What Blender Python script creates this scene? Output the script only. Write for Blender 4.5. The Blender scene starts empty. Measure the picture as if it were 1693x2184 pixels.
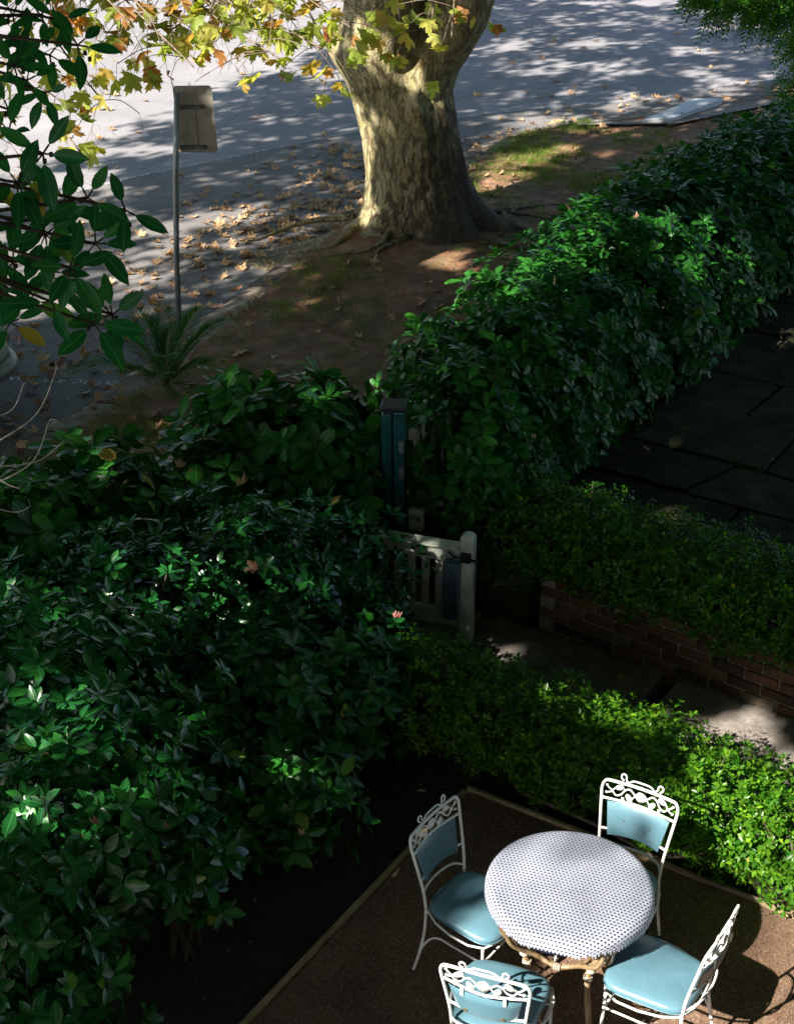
import bpy, math, random
import numpy as np
from mathutils import Vector, Matrix, Euler, noise as mnoise

R = math.radians
rnd = random.Random(7)
rng = np.random.default_rng(11)
sc = bpy.context.scene
COL = sc.collection

# ------------------------------------------------------------------ camera
cam_d = bpy.data.cameras.new('camera')
cam = bpy.data.objects.new('camera', cam_d); COL.objects.link(cam)
cam.location = (0, 0, 5.8)
cam.rotation_euler = (R(90 - 29), 0, 0)
cam_d.sensor_fit = 'VERTICAL'
cam_d.sensor_height = 24.0
cam_d.lens = 24.0 * 3200 / 2184
cam_d.clip_start = 0.1; cam_d.clip_end = 600
cam_d.dof.use_dof = True
cam_d.dof.focus_distance = 9.0
cam_d.dof.aperture_fstop = 13.0
sc.camera = cam

# ------------------------------------------------------------------ light
SUN = Vector((math.cos(R(-140)) * math.cos(R(37)), math.sin(R(-140)) * math.cos(R(37)), math.sin(R(37))))
world = bpy.data.worlds.new('World'); sc.world = world; world.use_nodes = True
wn = world.node_tree.nodes; wl = world.node_tree.links
sky = wn.new('ShaderNodeTexSky'); sky.sky_type = 'NISHITA'; sky.sun_disc = False
sky.sun_elevation = R(37); sky.sun_rotation = R(230)
wn['Background'].inputs['Strength'].default_value = 0.05
wl.new(sky.outputs[0], wn['Background'].inputs[0])
sd = bpy.data.lights.new('sun', 'SUN'); sd.energy = 5.0; sd.angle = R(0.53); sd.color = (1.0, 0.93, 0.82)
sun = bpy.data.objects.new('sun', sd); COL.objects.link(sun)
sun.rotation_euler = SUN.to_track_quat('Z', 'Y').to_euler(); sun.location = (-12, -10, 14)
sc.view_settings.view_transform = 'Standard'; sc.view_settings.look = 'None'
sc.view_settings.gamma = 1.0; sc.view_settings.use_curve_mapping = False
sc.view_settings.exposure = 1.75

# ------------------------------------------------------------------ helpers
def tag(o, label=None, cat=None, group=None, kind=None):
    if label: o['label'] = label
    if cat: o['category'] = cat
    if group: o['group'] = group
    if kind: o['kind'] = kind
    return o

def empty(name, loc=(0, 0, 0), rz=0, label=None, cat=None, group=None, kind=None):
    o = bpy.data.objects.new(name, None); COL.objects.link(o)
    o.location = loc; o.rotation_euler = (0, 0, rz); o.empty_display_size = 0.2
    return tag(o, label, cat, group, kind)

class MB:
    """collects verts / faces for one mesh"""
    def __init__(s): s.v = []; s.f = []
    def add(s, vs, fs):
        n = len(s.v); s.v += [tuple(v) for v in vs]; s.f += [tuple(i + n for i in f) for f in fs]; return s
    def box(s, c, size, rz=0, M=None):
        x, y, z = size[0] / 2, size[1] / 2, size[2] / 2
        vs = [Vector((a * x, b * y, d * z)) for d in (-1, 1) for b in (-1, 1) for a in (-1, 1)]
        rot = M or Matrix.Rotation(rz, 3, 'Z')
        vs = [rot @ v + Vector(c) for v in vs]
        return s.add(vs, [(0, 2, 3, 1), (4, 5, 7, 6), (0, 1, 5, 4), (2, 6, 7, 3), (0, 4, 6, 2), (1, 3, 7, 5)])
    def tube(s, pts, r, n=8, closed=False, flat=1.0, cap=True):
        pts = [Vector(p) for p in pts]; m = len(pts)
        rr = r if hasattr(r, '__len__') else [r] * m
        rings = []; prev = None
        for i, p in enumerate(pts):
            if closed: t = pts[(i + 1) % m] - pts[i - 1]
            else: t = pts[min(i + 1, m - 1)] - pts[max(i - 1, 0)]
            t = t.normalized() if t.length > 1e-9 else Vector((0, 0, 1))
            if prev is None:
                a = Vector((0, 0, 1)) if abs(t.z) < 0.9 else Vector((1, 0, 0))
                u = t.cross(a).normalized()
            else:
                u = (prev - t * prev.dot(t)); u = u.normalized() if u.length > 1e-6 else t.orthogonal().normalized()
            prev = u; w = t.cross(u)
            rings.append([p + (u * math.cos(2 * math.pi * k / n) + w * math.sin(2 * math.pi * k / n) * flat) * rr[i] for k in range(n)])
        vs = [v for ring in rings for v in ring]; fs = []
        for i in range(m if closed else m - 1):
            a = i * n; b = ((i + 1) % m) * n
            for k in range(n):
                k2 = (k + 1) % n; fs.append((a + k, a + k2, b + k2, b + k))
        if cap and not closed:
            fs.append(tuple(reversed(range(n)))); fs.append(tuple((m - 1) * n + k for k in range(n)))
        return s.add(vs, fs)
    def build(s, name, mat, parent=None, smooth=False, bevel=0.0):
        me = bpy.data.meshes.new(name); me.from_pydata(s.v, [], s.f); me.update()
        if smooth: me.polygons.foreach_set('use_smooth', [True] * len(me.polygons))
        if mat: me.materials.append(mat)
        o = bpy.data.objects.new(name, me); COL.objects.link(o)
        if parent: o.parent = parent
        if bevel:
            b = o.modifiers.new('bevel', 'BEVEL'); b.width = bevel; b.segments = 2; b.limit_method = 'ANGLE'
        return o

def smooth_path(pts, k=6, closed=False):
    pts = [Vector(p) for p in pts]; out = []; n = len(pts)
    for i in range(n if closed else n - 1):
        if closed: p0, p1, p2, p3 = pts[i - 1], pts[i], pts[(i + 1) % n], pts[(i + 2) % n]
        else: p0, p1, p2, p3 = pts[max(i - 1, 0)], pts[i], pts[i + 1], pts[min(i + 2, n - 1)]
        for j in range(k):
            t = j / k
            out.append(0.5 * ((2 * p1) + (p2 - p0) * t + (2 * p0 - 5 * p1 + 4 * p2 - p3) * t * t + (3 * p1 - p0 - 3 * p2 + p3) * t ** 3))
    if not closed: out.append(pts[-1])
    return out

def link_copy(src, parent=None, name=None):
    c = src.copy(); COL.objects.link(c)
    if parent: c.parent = parent
    return c

def copy_tree(o, parent=None):
    c = o.copy(); COL.objects.link(c)
    if parent is not None: c.parent = parent
    for ch in [x for x in o.children]: copy_tree(ch, c)
    return c

# ------------------------------------------------------------------ materials
class N:
    def __init__(s, name):
        s.m = bpy.data.materials.new(name); s.m.use_nodes = True
        s.t = s.m.node_tree; s.p = s.t.nodes['Principled BSDF']; s.out = s.t.nodes['Material Output']
    def new(s, t, **kw):
        n = s.t.nodes.new(t)
        for k, v in kw.items(): setattr(n, k, v)
        return n
    def link(s, a, b): s.t.links.new(a, b)
    def noise(s, scale, detail=4, rough=0.55, co=None, dist=0.0, stretch=None):
        n = s.new('ShaderNodeTexNoise'); n.inputs['Scale'].default_value = scale
        n.inputs['Detail'].default_value = detail; n.inputs['Roughness'].default_value = rough
        n.inputs['Distortion'].default_value = dist
        s.link(s.coord(co, stretch), n.inputs['Vector']); return n
    def coord(s, co=None, stretch=None):
        if co is None: co = s.new('ShaderNodeTexCoord').outputs['Object']
        if stretch:
            m = s.new('ShaderNodeMapping'); m.inputs['Scale'].default_value = stretch; s.link(co, m.inputs['Vector']); co = m.outputs[0]
        return co
    def voro(s, scale, feature='F1', co=None, stretch=None, rand=1.0):
        n = s.new('ShaderNodeTexVoronoi'); n.feature = feature; n.inputs['Scale'].default_value = scale
        n.inputs['Randomness'].default_value = rand
        s.link(s.coord(co, stretch), n.inputs['Vector']); return n
    def ramp(s, src, stops, interp='LINEAR'):
        r = s.new('ShaderNodeValToRGB'); r.color_ramp.interpolation = interp
        e = r.color_ramp.elements
        while len(e) < len(stops): e.new(0.5)
        for i, (p, c) in enumerate(stops):
            e[i].position = p; e[i].color = (c[0], c[1], c[2], 1) if hasattr(c, '__len__') else (c, c, c, 1)
        s.link(src, r.inputs[0]); return r.outputs[0]
    def mix(s, a, b, fac, mode='MIX'):
        m = s.new('ShaderNodeMix'); m.data_type = 'RGBA'; m.blend_type = mode
        for sock, val in ((m.inputs[6], a), (m.inputs[7], b), (m.inputs[0], fac)):
            if hasattr(val, 'is_output') or isinstance(val, bpy.types.NodeSocket): s.link(val, sock)
            elif hasattr(val, '__len__'): sock.default_value = (val[0], val[1], val[2], 1)
            else: sock.default_value = val
        return m.outputs[2]
    def math(s, op, a, b=0.0, clamp=False):
        m = s.new('ShaderNodeMath'); m.operation = op; m.use_clamp = clamp
        for sock, val in ((m.inputs[0], a), (m.inputs[1], b)):
            if isinstance(val, bpy.types.NodeSocket): s.link(val, sock)
            else: sock.default_value = val
        return m.outputs[0]
    def bump(s, h, strength=0.5, dist=0.01):
        b = s.new('ShaderNodeBump'); b.inputs['Strength'].default_value = strength; b.inputs['Distance'].default_value = dist
        s.link(h, b.inputs['Height']); s.link(b.outputs[0], s.p.inputs['Normal']); return b
    def base(s, c):
        if isinstance(c, bpy.types.NodeSocket): s.link(c, s.p.inputs['Base Color'])
        else: s.p.inputs['Base Color'].default_value = (c[0], c[1], c[2], 1)
    def rough(s, v):
        if isinstance(v, bpy.types.NodeSocket): s.link(v, s.p.inputs['Roughness'])
        else: s.p.inputs['Roughness'].default_value = v

def m_plain(name, col, rough=0.6, var=0.25, scale=12, bump=0.1, metal=0.0, bscale=80):
    n = N(name); a = n.noise(scale)
    lo = [c * (1 - var) for c in col]; hi = [min(1, c * (1 + var)) for c in col]
    n.base(n.ramp(a.outputs[0], [(0.3, lo), (0.7, hi)])); n.rough(rough)
    n.p.inputs['Metallic'].default_value = metal
    if bump: n.bump(n.noise(bscale).outputs[0], bump, 0.002)
    return n.m

def m_leaf(name, dark, light, rough=0.35, trans=0.25, vein=0.35, random_object=False, spots=0.0, veins=0):
    """leaf: colour differs leaf by leaf, pale midrib, light passing through"""
    n = N(name)
    if random_object: tone = n.new('ShaderNodeObjectInfo').outputs['Random']
    else:
        at = n.new('ShaderNodeAttribute'); at.attribute_name = 'tone'; tone = at.outputs['Fac']
    c = n.ramp(tone, [(0.0, dark), (0.75, [(a + b) / 2 for a, b in zip(dark, light)]), (0.955, light), (0.985, (0.24, 0.27, 0.04)), (1.0, (0.22, 0.11, 0.03))])
    uv = n.new('ShaderNodeUVMap').outputs[0]
    sep = n.new('ShaderNodeSeparateXYZ'); n.link(uv, sep.inputs[0])
    d = n.math('ABSOLUTE', n.math('SUBTRACT', sep.outputs[1], 0.5))
    rib = n.math('LESS_THAN', d, 0.02 if name.startswith('fig') else 0.032)
    c = n.mix(c, [min(1, v * 2.2 + 0.03) for v in light], n.math('MULTIPLY', rib, vein))
    if veins:
        w = n.math('SINE', n.math('MULTIPLY', n.math('SUBTRACT', sep.outputs[0], n.math('MULTIPLY', d, 0.5)), veins))
        n.bump(w, 0.35, 0.004)
    if spots:
        sp = n.noise(30, 3).outputs[0]
        c = n.mix(c, (0.16, 0.09, 0.02), n.math('MULTIPLY', n.math('GREATER_THAN', sp, 0.66), spots))
    n.base(c); n.rough(rough)
    n.p.inputs['Specular IOR Level'].default_value = 0.5 if name.startswith(('camellia', 'gardenia')) else 0.22
    tr = n.new('ShaderNodeBsdfTranslucent')
    n.link(n.mix(c, (1.0, 1.0, 0.25), 1.0, 'MULTIPLY'), tr.inputs[0])
    br = n.mix(c, (2.6, 2.6, 0.8), 1.0, 'MULTIPLY'); n.link(br, tr.inputs[0])
    ms = n.new('ShaderNodeMixShader'); ms.inputs[0].default_value = trans
    n.link(n.p.outputs[0], ms.inputs[1]); n.link(tr.outputs[0], ms.inputs[2]); n.link(ms.outputs[0], n.out.inputs[0])
    return n.m

M = {}
n = N('white_enamel'); a = n.noise(9, 4); ch = n.noise(60, 3, 0.6)
c = n.ramp(a.outputs[0], [(0.3, (0.70, 0.70, 0.67)), (0.7, (0.80, 0.80, 0.78))])
c = n.mix(c, (0.16, 0.075, 0.035), n.ramp(ch.outputs[0], [(0.70, 0.0), (0.73, 0.9)]))
n.base(c); n.rough(0.38); n.bump(n.noise(150, 3).outputs[0], 0.2, 0.001); M['white_metal'] = n.m
n = N('blue_vinyl'); a = n.noise(5, 3)
c = n.ramp(a.outputs[0], [(0.3, (0.080, 0.172, 0.222)), (0.7, (0.102, 0.208, 0.262))])
c = n.mix(c, (0.05, 0.10, 0.12), n.math('MULTIPLY', n.math('GREATER_THAN', n.noise(26, 2).outputs[0], 0.74), 0.5))
n.base(c); n.rough(0.30); n.bump(n.math('ADD', n.math('MULTIPLY', n.voro(420).outputs[0], 0.1), n.noise(14, 3, 0.5, None, 0.8).outputs[0]), 0.35, 0.006); M['vinyl'] = n.m
M['dark_rubber'] = m_plain('dark_rubber', (0.015, 0.015, 0.015), 0.6)
M['brass'] = m_plain('brass_button', (0.25, 0.17, 0.08), 0.4, metal=0.6)
M['navy'] = m_plain('navy_strand', (0.012, 0.016, 0.04), 0.4)
M['weave'] = m_plain('white_strand', (0.50, 0.53, 0.66), 0.45, 0.05, 30, 0.0)
# rattan
n = N('rattan'); a = n.noise(6, 5, 0.6, stretch=(6, 6, 0.8)); b = n.noise(30, 3)
c = n.ramp(a.outputs[0], [(0.3, (0.10, 0.055, 0.025)), (0.5, (0.25, 0.17, 0.09)), (0.68, (0.42, 0.33, 0.21))])
n.base(c); n.rough(0.45); n.bump(b.outputs[0], 0.25, 0.003); M['rattan'] = n.m
M['binding'] = m_plain('rattan_binding', (0.44, 0.38, 0.29), 0.5, 0.2, 60)
# gravel floor
n = N('patio_grit')
v = n.voro(95); v2 = n.voro(210)
c = n.ramp(v.outputs['Color'], [(0.0, (0.11, 0.06, 0.038)), (0.5, (0.17, 0.10, 0.063)), (0.8, (0.23, 0.145, 0.092)), (1.0, (0.33, 0.235, 0.165))])
big = n.ramp(n.noise(1.6, 5).outputs[0], [(0.3, 0.55), (0.7, 1.1)])
c = n.mix(c, big, 1.0, 'MULTIPLY')
c = n.mix(c, (0.45, 0.42, 0.38), n.math('GREATER_THAN', n.noise(120, 1).outputs[0], 0.76))
n.base(c); n.rough(0.85); n.bump(n.math('ADD', v.outputs[0], n.math('MULTIPLY', v2.outputs[0], 0.5)), 0.5, 0.004); M['grit'] = n.m
M['grit_stone'] = m_plain('grit_stone', (0.24, 0.15, 0.10), 0.8, 0.6, 35)
# timber edging
n = N('edging_timber'); a = n.noise(9, 5, 0.6, stretch=(1, 1, 1))
n.base(n.ramp(a.outputs[0], [(0.3, (0.20, 0.15, 0.075)), (0.7, (0.42, 0.34, 0.19))])); n.rough(0.8); n.bump(n.noise(90).outputs[0], 0.4, 0.003); M['edging'] = n.m
# soil
n = N('garden_soil'); a = n.noise(14, 8, 0.65); b = n.noise(1.1, 4)
c = n.ramp(a.outputs[0], [(0.3, (0.012, 0.008, 0.006)), (0.6, (0.035, 0.024, 0.017)), (0.8, (0.07, 0.05, 0.037))])
n.base(c); n.rough(0.95); n.bump(a.outputs[0], 1.0, 0.03); M['soil'] = n.m
n = N('verge_dirt'); a = n.noise(5, 9, 0.68); b = n.noise(0.9, 4); g = n.noise(2.2, 6, 0.65)
c = n.ramp(a.outputs[0], [(0.28, (0.12, 0.050, 0.024)), (0.5, (0.23, 0.112, 0.060)), (0.72, (0.38, 0.235, 0.15))])
c = n.mix(c, (0.06, 0.085, 0.02), n.ramp(g.outputs[0], [(0.50, 0.0), (0.66, 0.6)]))
c = n.mix(c, (0.25, 0.19, 0.13), n.math('MULTIPLY', n.math('GREATER_THAN', n.noise(55, 2).outputs[0], 0.68), 0.5))
n.base(c); n.rough(0.95); n.bump(n.noise(18, 8, 0.7).outputs[0], 0.9, 0.03); M['dirt'] = n.m
# asphalt
n = N('asphalt'); v = n.voro(120); a = n.noise(0.5, 6, 0.6); cr = n.voro(0.55, 'DISTANCE_TO_EDGE', co=n.new('ShaderNodeTexCoord').outputs['Object'])
c = n.ramp(v.outputs['Color'], [(0.0, (0.19, 0.183, 0.20)), (0.6, (0.265, 0.256, 0.275)), (1.0, (0.38, 0.365, 0.375))])
c = n.mix(c, n.ramp(a.outputs[0], [(0.3, 0.78), (0.7, 1.12)]), 1.0, 'MULTIPLY')
wob = n.noise(3, 4); mv = n.new('ShaderNodeVectorMath'); mv.operation = 'MULTIPLY_ADD'
n.link(wob.outputs['Color'], mv.inputs[0]); mv.inputs[1].default_value = (0.35, 0.35, 0); n.link(n.coord(), mv.inputs[2])
n.link(mv.outputs[0], cr.inputs['Vector'])
c = n.mix(c, (0.03, 0.028, 0.028), n.math('MULTIPLY', n.math('LESS_THAN', cr.outputs[0], 0.004), 0.5))
n.base(c); n.rough(0.8); n.bump(v.outputs[0], 0.5, 0.006); M['asphalt'] = n.m
n = N('asphalt_bay'); v = n.voro(120); a = n.noise(0.5, 6, 0.6); cr = n.voro(0.55, 'DISTANCE_TO_EDGE', co=n.new('ShaderNodeTexCoord').outputs['Object'])
c = n.ramp(v.outputs['Color'], [(0.0, (0.125, 0.115, 0.115)), (0.6, (0.18, 0.168, 0.168)), (1.0, (0.28, 0.262, 0.26))])
c = n.mix(c, n.ramp(a.outputs[0], [(0.3, 0.78), (0.7, 1.12)]), 1.0, 'MULTIPLY')
wob = n.noise(3, 4); mv = n.new('ShaderNodeVectorMath'); mv.operation = 'MULTIPLY_ADD'
n.link(wob.outputs['Color'], mv.inputs[0]); mv.inputs[1].default_value = (0.35, 0.35, 0); n.link(n.coord(), mv.inputs[2])
n.link(mv.outputs[0], cr.inputs['Vector'])
c = n.mix(c, (0.03, 0.028, 0.028), n.math('MULTIPLY', n.math('LESS_THAN', cr.outputs[0], 0.004), 0.5))
n.base(c); n.rough(0.8); n.bump(v.outputs[0], 0.5, 0.006); M['asphalt_bay'] = n.m
# worn road paint
n = N('worn_paint'); a = n.noise(26, 5, 0.7)
ms = n.new('ShaderNodeMixShader'); tb = n.new('ShaderNodeBsdfTransparent')
n.base((0.6, 0.6, 0.6)); n.rough(0.6)
n.link(n.math('GREATER_THAN', a.outputs[0], 0.54), ms.inputs[0]); n.link(tb.outputs[0], ms.inputs[1]); n.link(n.p.outputs[0], ms.inputs[2]); n.link(ms.outputs[0], n.out.inputs[0]); M['paint'] = n.m
M['solid_paint'] = m_plain('white_paint_on_concrete', (0.62, 0.62, 0.64), 0.6, 0.15, 8, 0.2)
def m_stone(name, lo, mid, hi, scale=7, moss=None):
    n = N(name); a = n.noise(scale, 8, 0.65); ob = n.new('ShaderNodeObjectInfo').outputs['Random']
    c = n.ramp(a.outputs[0], [(0.3, lo), (0.5, mid), (0.72, hi)])
    c = n.mix(c, n.ramp(ob, [(0, 0.62), (1, 1.2)]), 1.0, 'MULTIPLY')
    if moss: c = n.mix(c, moss, n.ramp(n.noise(3.3, 6, 0.6).outputs[0], [(0.45, 0.0), (0.62, 0.85)]))
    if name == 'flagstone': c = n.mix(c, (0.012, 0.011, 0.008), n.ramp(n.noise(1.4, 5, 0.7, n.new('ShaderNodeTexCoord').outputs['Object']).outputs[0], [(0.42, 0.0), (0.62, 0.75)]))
    n.base(c); n.rough(0.9); n.p.inputs['Specular IOR Level'].default_value = 0.12; n.bump(n.noise(scale * 9, 6).outputs[0], 0.6, 0.008); return n.m
M['kerb'] = m_stone('kerb_stone', (0.13, 0.10, 0.080), (0.27, 0.215, 0.175), (0.46, 0.38, 0.32))
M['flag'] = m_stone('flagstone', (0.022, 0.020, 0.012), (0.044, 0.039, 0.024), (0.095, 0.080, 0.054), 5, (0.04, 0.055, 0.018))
M['mossblock'] = m_stone('mossy_block', (0.05, 0.055, 0.03), (0.09, 0.095, 0.05), (0.16, 0.15, 0.09), 5, (0.035, 0.065, 0.015))
M['concrete'] = m_stone('path_concrete', (0.13, 0.115, 0.10), (0.22, 0.195, 0.175), (0.33, 0.30, 0.28), 9)
n = N('old_brick'); a = n.noise(14, 6); ob = n.new('ShaderNodeObjectInfo').outputs['Random']
c = n.ramp(ob, [(0.0, (0.04, 0.025, 0.018)), (0.35, (0.10, 0.042, 0.025)), (0.7, (0.155, 0.075, 0.038)), (1.0, (0.13, 0.11, 0.08))])
c = n.mix(c, n.ramp(a.outputs[0], [(0.3, 0.55), (0.7, 1.25)]), 1.0, 'MULTIPLY')
n.base(c); n.rough(0.9); n.bump(n.noise(70, 5).outputs[0], 0.6, 0.005); M['brick'] = n.m
M['mortar'] = m_plain('mortar', (0.24, 0.22, 0.17), 0.95, 0.35, 14, 0.6)
# bark
n = N('plane_bark')
co = n.new('ShaderNodeTexCoord').outputs['Object']
a = n.noise(3.0, 6, 0.6, co, 0.6, (1.6, 1.6, 0.8)); b = n.noise(9, 8, 0.72, co, 0.8, (1.5, 1.5, 0.5)); f_ = n.noise(22, 5, 0.7, co, 0.4, (1.4, 1.4, 0.45))
c = n.ramp(a.outputs[0], [(0.34, (0.34, 0.26, 0.13)), (0.43, (0.44, 0.37, 0.20)), (0.50, (0.30, 0.27, 0.11)), (0.57, (0.52, 0.45, 0.27)), (0.68, (0.33, 0.24, 0.10))])
fl = n.ramp(b.outputs[0], [(0.50, 0.0), (0.60, 1.0)])
c = n.mix(c, (0.105, 0.065, 0.034), n.math('MULTIPLY', fl, 0.5))
c = n.mix(c, (0.36, 0.26, 0.05), n.ramp(n.noise(7, 4, 0.6, co, 0.5, (2, 2, 0.7)).outputs[0], [(0.63, 0.0), (0.66, 0.75)]))
sp = n.new('ShaderNodeSeparateXYZ'); n.link(co, sp.inputs[0])
# bark turns darker brown towards the low side that faces away from the road
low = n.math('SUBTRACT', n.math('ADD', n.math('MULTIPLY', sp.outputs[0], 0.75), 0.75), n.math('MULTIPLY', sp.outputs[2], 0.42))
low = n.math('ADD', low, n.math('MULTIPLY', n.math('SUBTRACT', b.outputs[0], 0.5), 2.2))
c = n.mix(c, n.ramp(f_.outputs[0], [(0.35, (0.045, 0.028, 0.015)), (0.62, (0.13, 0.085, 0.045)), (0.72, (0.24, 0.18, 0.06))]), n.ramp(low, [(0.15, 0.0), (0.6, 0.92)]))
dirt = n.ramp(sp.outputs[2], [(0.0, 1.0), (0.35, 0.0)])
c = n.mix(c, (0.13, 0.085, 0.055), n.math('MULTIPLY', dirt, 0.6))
c = n.mix(c, (0.05, 0.035, 0.02), n.math('MULTIPLY', n.math('GREATER_THAN', f_.outputs[0], 0.66), 0.5))
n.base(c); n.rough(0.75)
n.bump(n.math('ADD', n.math('MULTIPLY', fl, -0.8), n.math('MULTIPLY', f_.outputs[0], 1.3)), 1.0, 0.03); M['bark'] = n.m
M['twig'] = m_plain('twig_bark', (0.16, 0.12, 0.085), 0.8, 0.4, 30)
M['pale_twig'] = m_plain('pale_twig', (0.42, 0.38, 0.34), 0.8, 0.3, 30)
M['dark_branch'] = m_plain('dark_branch', (0.05, 0.038, 0.026), 0.85, 0.4, 30)
M['petiole'] = m_plain('petiole', (0.22, 0.20, 0.08), 0.6, 0.3, 30)
M['gate_paint'] = m_plain('cream_gate_paint', (0.62, 0.64, 0.56), 0.5, 0.22, 9, 0.3)
M['teal_paint'] = m_plain('dark_teal_paint', (0.015, 0.09, 0.10), 0.3, 0.45, 7, 0.2)
M['black_iron'] = m_plain('black_iron', (0.012, 0.012, 0.014), 0.45)
M['galv'] = m_plain('galvanised_steel', (0.25, 0.27, 0.28), 0.5, 0.2, 8, 0.2, 0.5)
n = N('sign_back'); a = n.noise(4, 6, 0.6)
n.base(n.mix(n.ramp(a.outputs[0], [(0.35, (0.17, 0.16, 0.13)), (0.7, (0.29, 0.27, 0.225))]), (0.07, 0.05, 0.035), n.ramp(n.noise(7, 6, 0.7, None, 0.5, (3, 3, 0.7)).outputs[0], [(0.56, 0.0), (0.72, 0.7)]))); n.rough(0.55); n.p.inputs['Metallic'].default_value = 0.15; n.bump(n.noise(20).outputs[0], 0.1, 0.003); M['sign'] = n.m; M['old_steel'] = m_plain('old_dark_steel', (0.085, 0.08, 0.07), 0.7, 0.4, 20)
M['slate_box'] = m_plain('blue_grey_box', (0.06, 0.10, 0.13), 0.35, 0.35, 8)
M['car_paint'] = m_plain('cream_car_paint', (0.48, 0.47, 0.36), 0.25, 0.08, 3, 0)
M['car_trim'] = m_plain('grey_car_trim', (0.25, 0.24, 0.21), 0.4, 0.1, 3, 0)
M['car_glass'] = m_plain('dark_car_glass', (0.02, 0.025, 0.03), 0.08, 0.1, 3, 0)
M['pvc'] = m_plain('weathered_pipe', (0.16, 0.11, 0.09), 0.5, 0.3)
M['bud'] = m_plain('camellia_bud', (0.30, 0.34, 0.13), 0.5)
M['pink'] = m_plain('pink_petals', (0.65, 0.25, 0.24), 0.5)
M['berry'] = m_plain('dark_fruit', (0.035, 0.02, 0.015), 0.5)
G0 = dict(
 hedge=((0.006, 0.060, 0.010), (0.050, 0.22, 0.026)),
 camellia=((0.004, 0.054, 0.014), (0.032, 0.19, 0.032)),
 gardenia=((0.005, 0.070, 0.008), (0.042, 0.22, 0.020)),
 box=((0.010, 0.075, 0.006), (0.19, 0.37, 0.020)),
 fig=((0.006, 0.085, 0.036), (0.024, 0.17, 0.050)),
 pinnate=((0.012, 0.075, 0.008), (0.09, 0.25, 0.02)),
 palm=((0.02, 0.10, 0.022), (0.07, 0.21, 0.04)),
)
for k, (d, l) in G0.items():
    kw = dict(rough=0.24, trans=0.22, vein=0.3)
    if k == 'fig': kw.update(vein=0.55, rough=0.38, spots=0.25)
    if k == 'gardenia': kw.update(veins=55, rough=0.28)
    if k in ('box', 'pinnate'): kw.update(vein=0.0, trans=0.32, rough=0.3)
    if k in ('hedge',): kw.update(spots=0.5, rough=0.34)
    M['leaf_' + k] = m_leaf(k + '_leaf', d, l, **kw)
    M['leaf1_' + k] = m_leaf(k + '_leaf_single', d, l, random_object=True, **kw)
def m_maple(name, stops, trans):
    n = N(name); ob = n.new('ShaderNodeObjectInfo').outputs['Random']
    c = n.ramp(ob, stops, 'LINEAR')
    co = n.coord(); a = n.noise(14, 4, 0.6, co)
    c = n.mix(c, (0.24, 0.11, 0.03), n.ramp(a.outputs[0], [(0.56, 0.0), (0.76, 0.75)]))
    uv = n.new('ShaderNodeUVMap').outputs[0]; sp = n.new('ShaderNodeSeparateXYZ'); n.link(uv, sp.inputs[0])
    c = n.mix(c, (0.5, 0.4, 0.2), n.math('MULTIPLY', n.math('LESS_THAN', n.math('ABSOLUTE', n.math('SINE', n.math('MULTIPLY', sp.outputs[0], 5 * math.pi))), 0.10), 0.35))
    n.base(c); n.rough(0.55); n.bump(a.outputs[0], 0.3, 0.01)
    tr = n.new('ShaderNodeBsdfTranslucent'); n.link(n.mix(c, (1.6, 1.5, 0.9), 1.0, 'MULTIPLY'), tr.inputs[0])
    ms = n.new('ShaderNodeMixShader'); ms.inputs[0].default_value = trans
    n.link(n.p.outputs[0], ms.inputs[1]); n.link(tr.outputs[0], ms.inputs[2]); n.link(ms.outputs[0], n.out.inputs[0]); return n.m
M['maple_dry'] = m_maple('dry_plane_leaf', [(0.0, (0.26, 0.12, 0.06)), (0.4, (0.40, 0.21, 0.13)), (0.7, (0.52, 0.33, 0.21)), (1.0, (0.50, 0.22, 0.07))], 0.1)
M['maple_live'] = m_maple('autumn_plane_leaf', [(0.0, (0.22, 0.32, 0.05)), (0.35, (0.36, 0.45, 0.08)), (0.66, (0.50, 0.50, 0.11)), (0.82, (0.46, 0.26, 0.06)), (1.0, (0.36, 0.13, 0.05))], 0.55)
M['grass'] = m_leaf('grass_blade', (0.06, 0.12, 0.018), (0.19, 0.25, 0.045), rough=0.6, trans=0.3, vein=0)

# ------------------------------------------------------------------ leaf templates
def leaf_template(w=0.4, fold=0.10, droop=0.18, stations=(0.18, 0.48, 0.78), widths=(0.62, 1.0, 0.66)):
    mid = [(0, 0, 0)]; V = []; U = []
    xs = [0] + list(stations) + [1]; ws = [0] + list(widths) + [0]
    for x, ww in zip(xs, ws):
        z = -droop * x * x
        V.append((x, 0, z)); U.append((x, 0.5))
        if ww > 0:
            V.append((x, w / 2 * ww, z + fold * ww * w)); U.append((x, 0.5 + 0.5 * ww))
            V.append((x, -w / 2 * ww, z + fold * ww * w)); U.append((x, 0.5 - 0.5 * ww))
    F = []
    m = lambda i: 0 if i == 0 else 1 + (i - 1) * 3
    k = len(stations)
    F += [(0, m(1), m(1) + 1), (0, m(1) + 2, m(1))]
    for i in range(1, k):
        F += [(m(i), m(i + 1), m(i + 1) + 1, m(i) + 1), (m(i), m(i) + 2, m(i + 1) + 2, m(i + 1))]
    tip = 1 + k * 3
    F += [(m(k), tip, m(k) + 1), (m(k), m(k) + 2, tip)]
    return np.array(V, float), F, np.array(U, float)
T_OVAL = leaf_template(0.52, 0.12, 0.14, (0.16, 0.48, 0.80), (0.62, 1.0, 0.62))
T_BROAD = leaf_template(0.50, 0.10, 0.22, (0.22, 0.60, 0.90), (0.5, 1.0, 0.72))
T_FIG = leaf_template(0.40, 0.16, 0.16)
T_SMALL = leaf_template(0.55, 0.16, 0.1, (0.5,), (1.0,))
T_LANCE = leaf_template(0.26, 0.15, 0.2, (0.35,), (1.0,))
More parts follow.
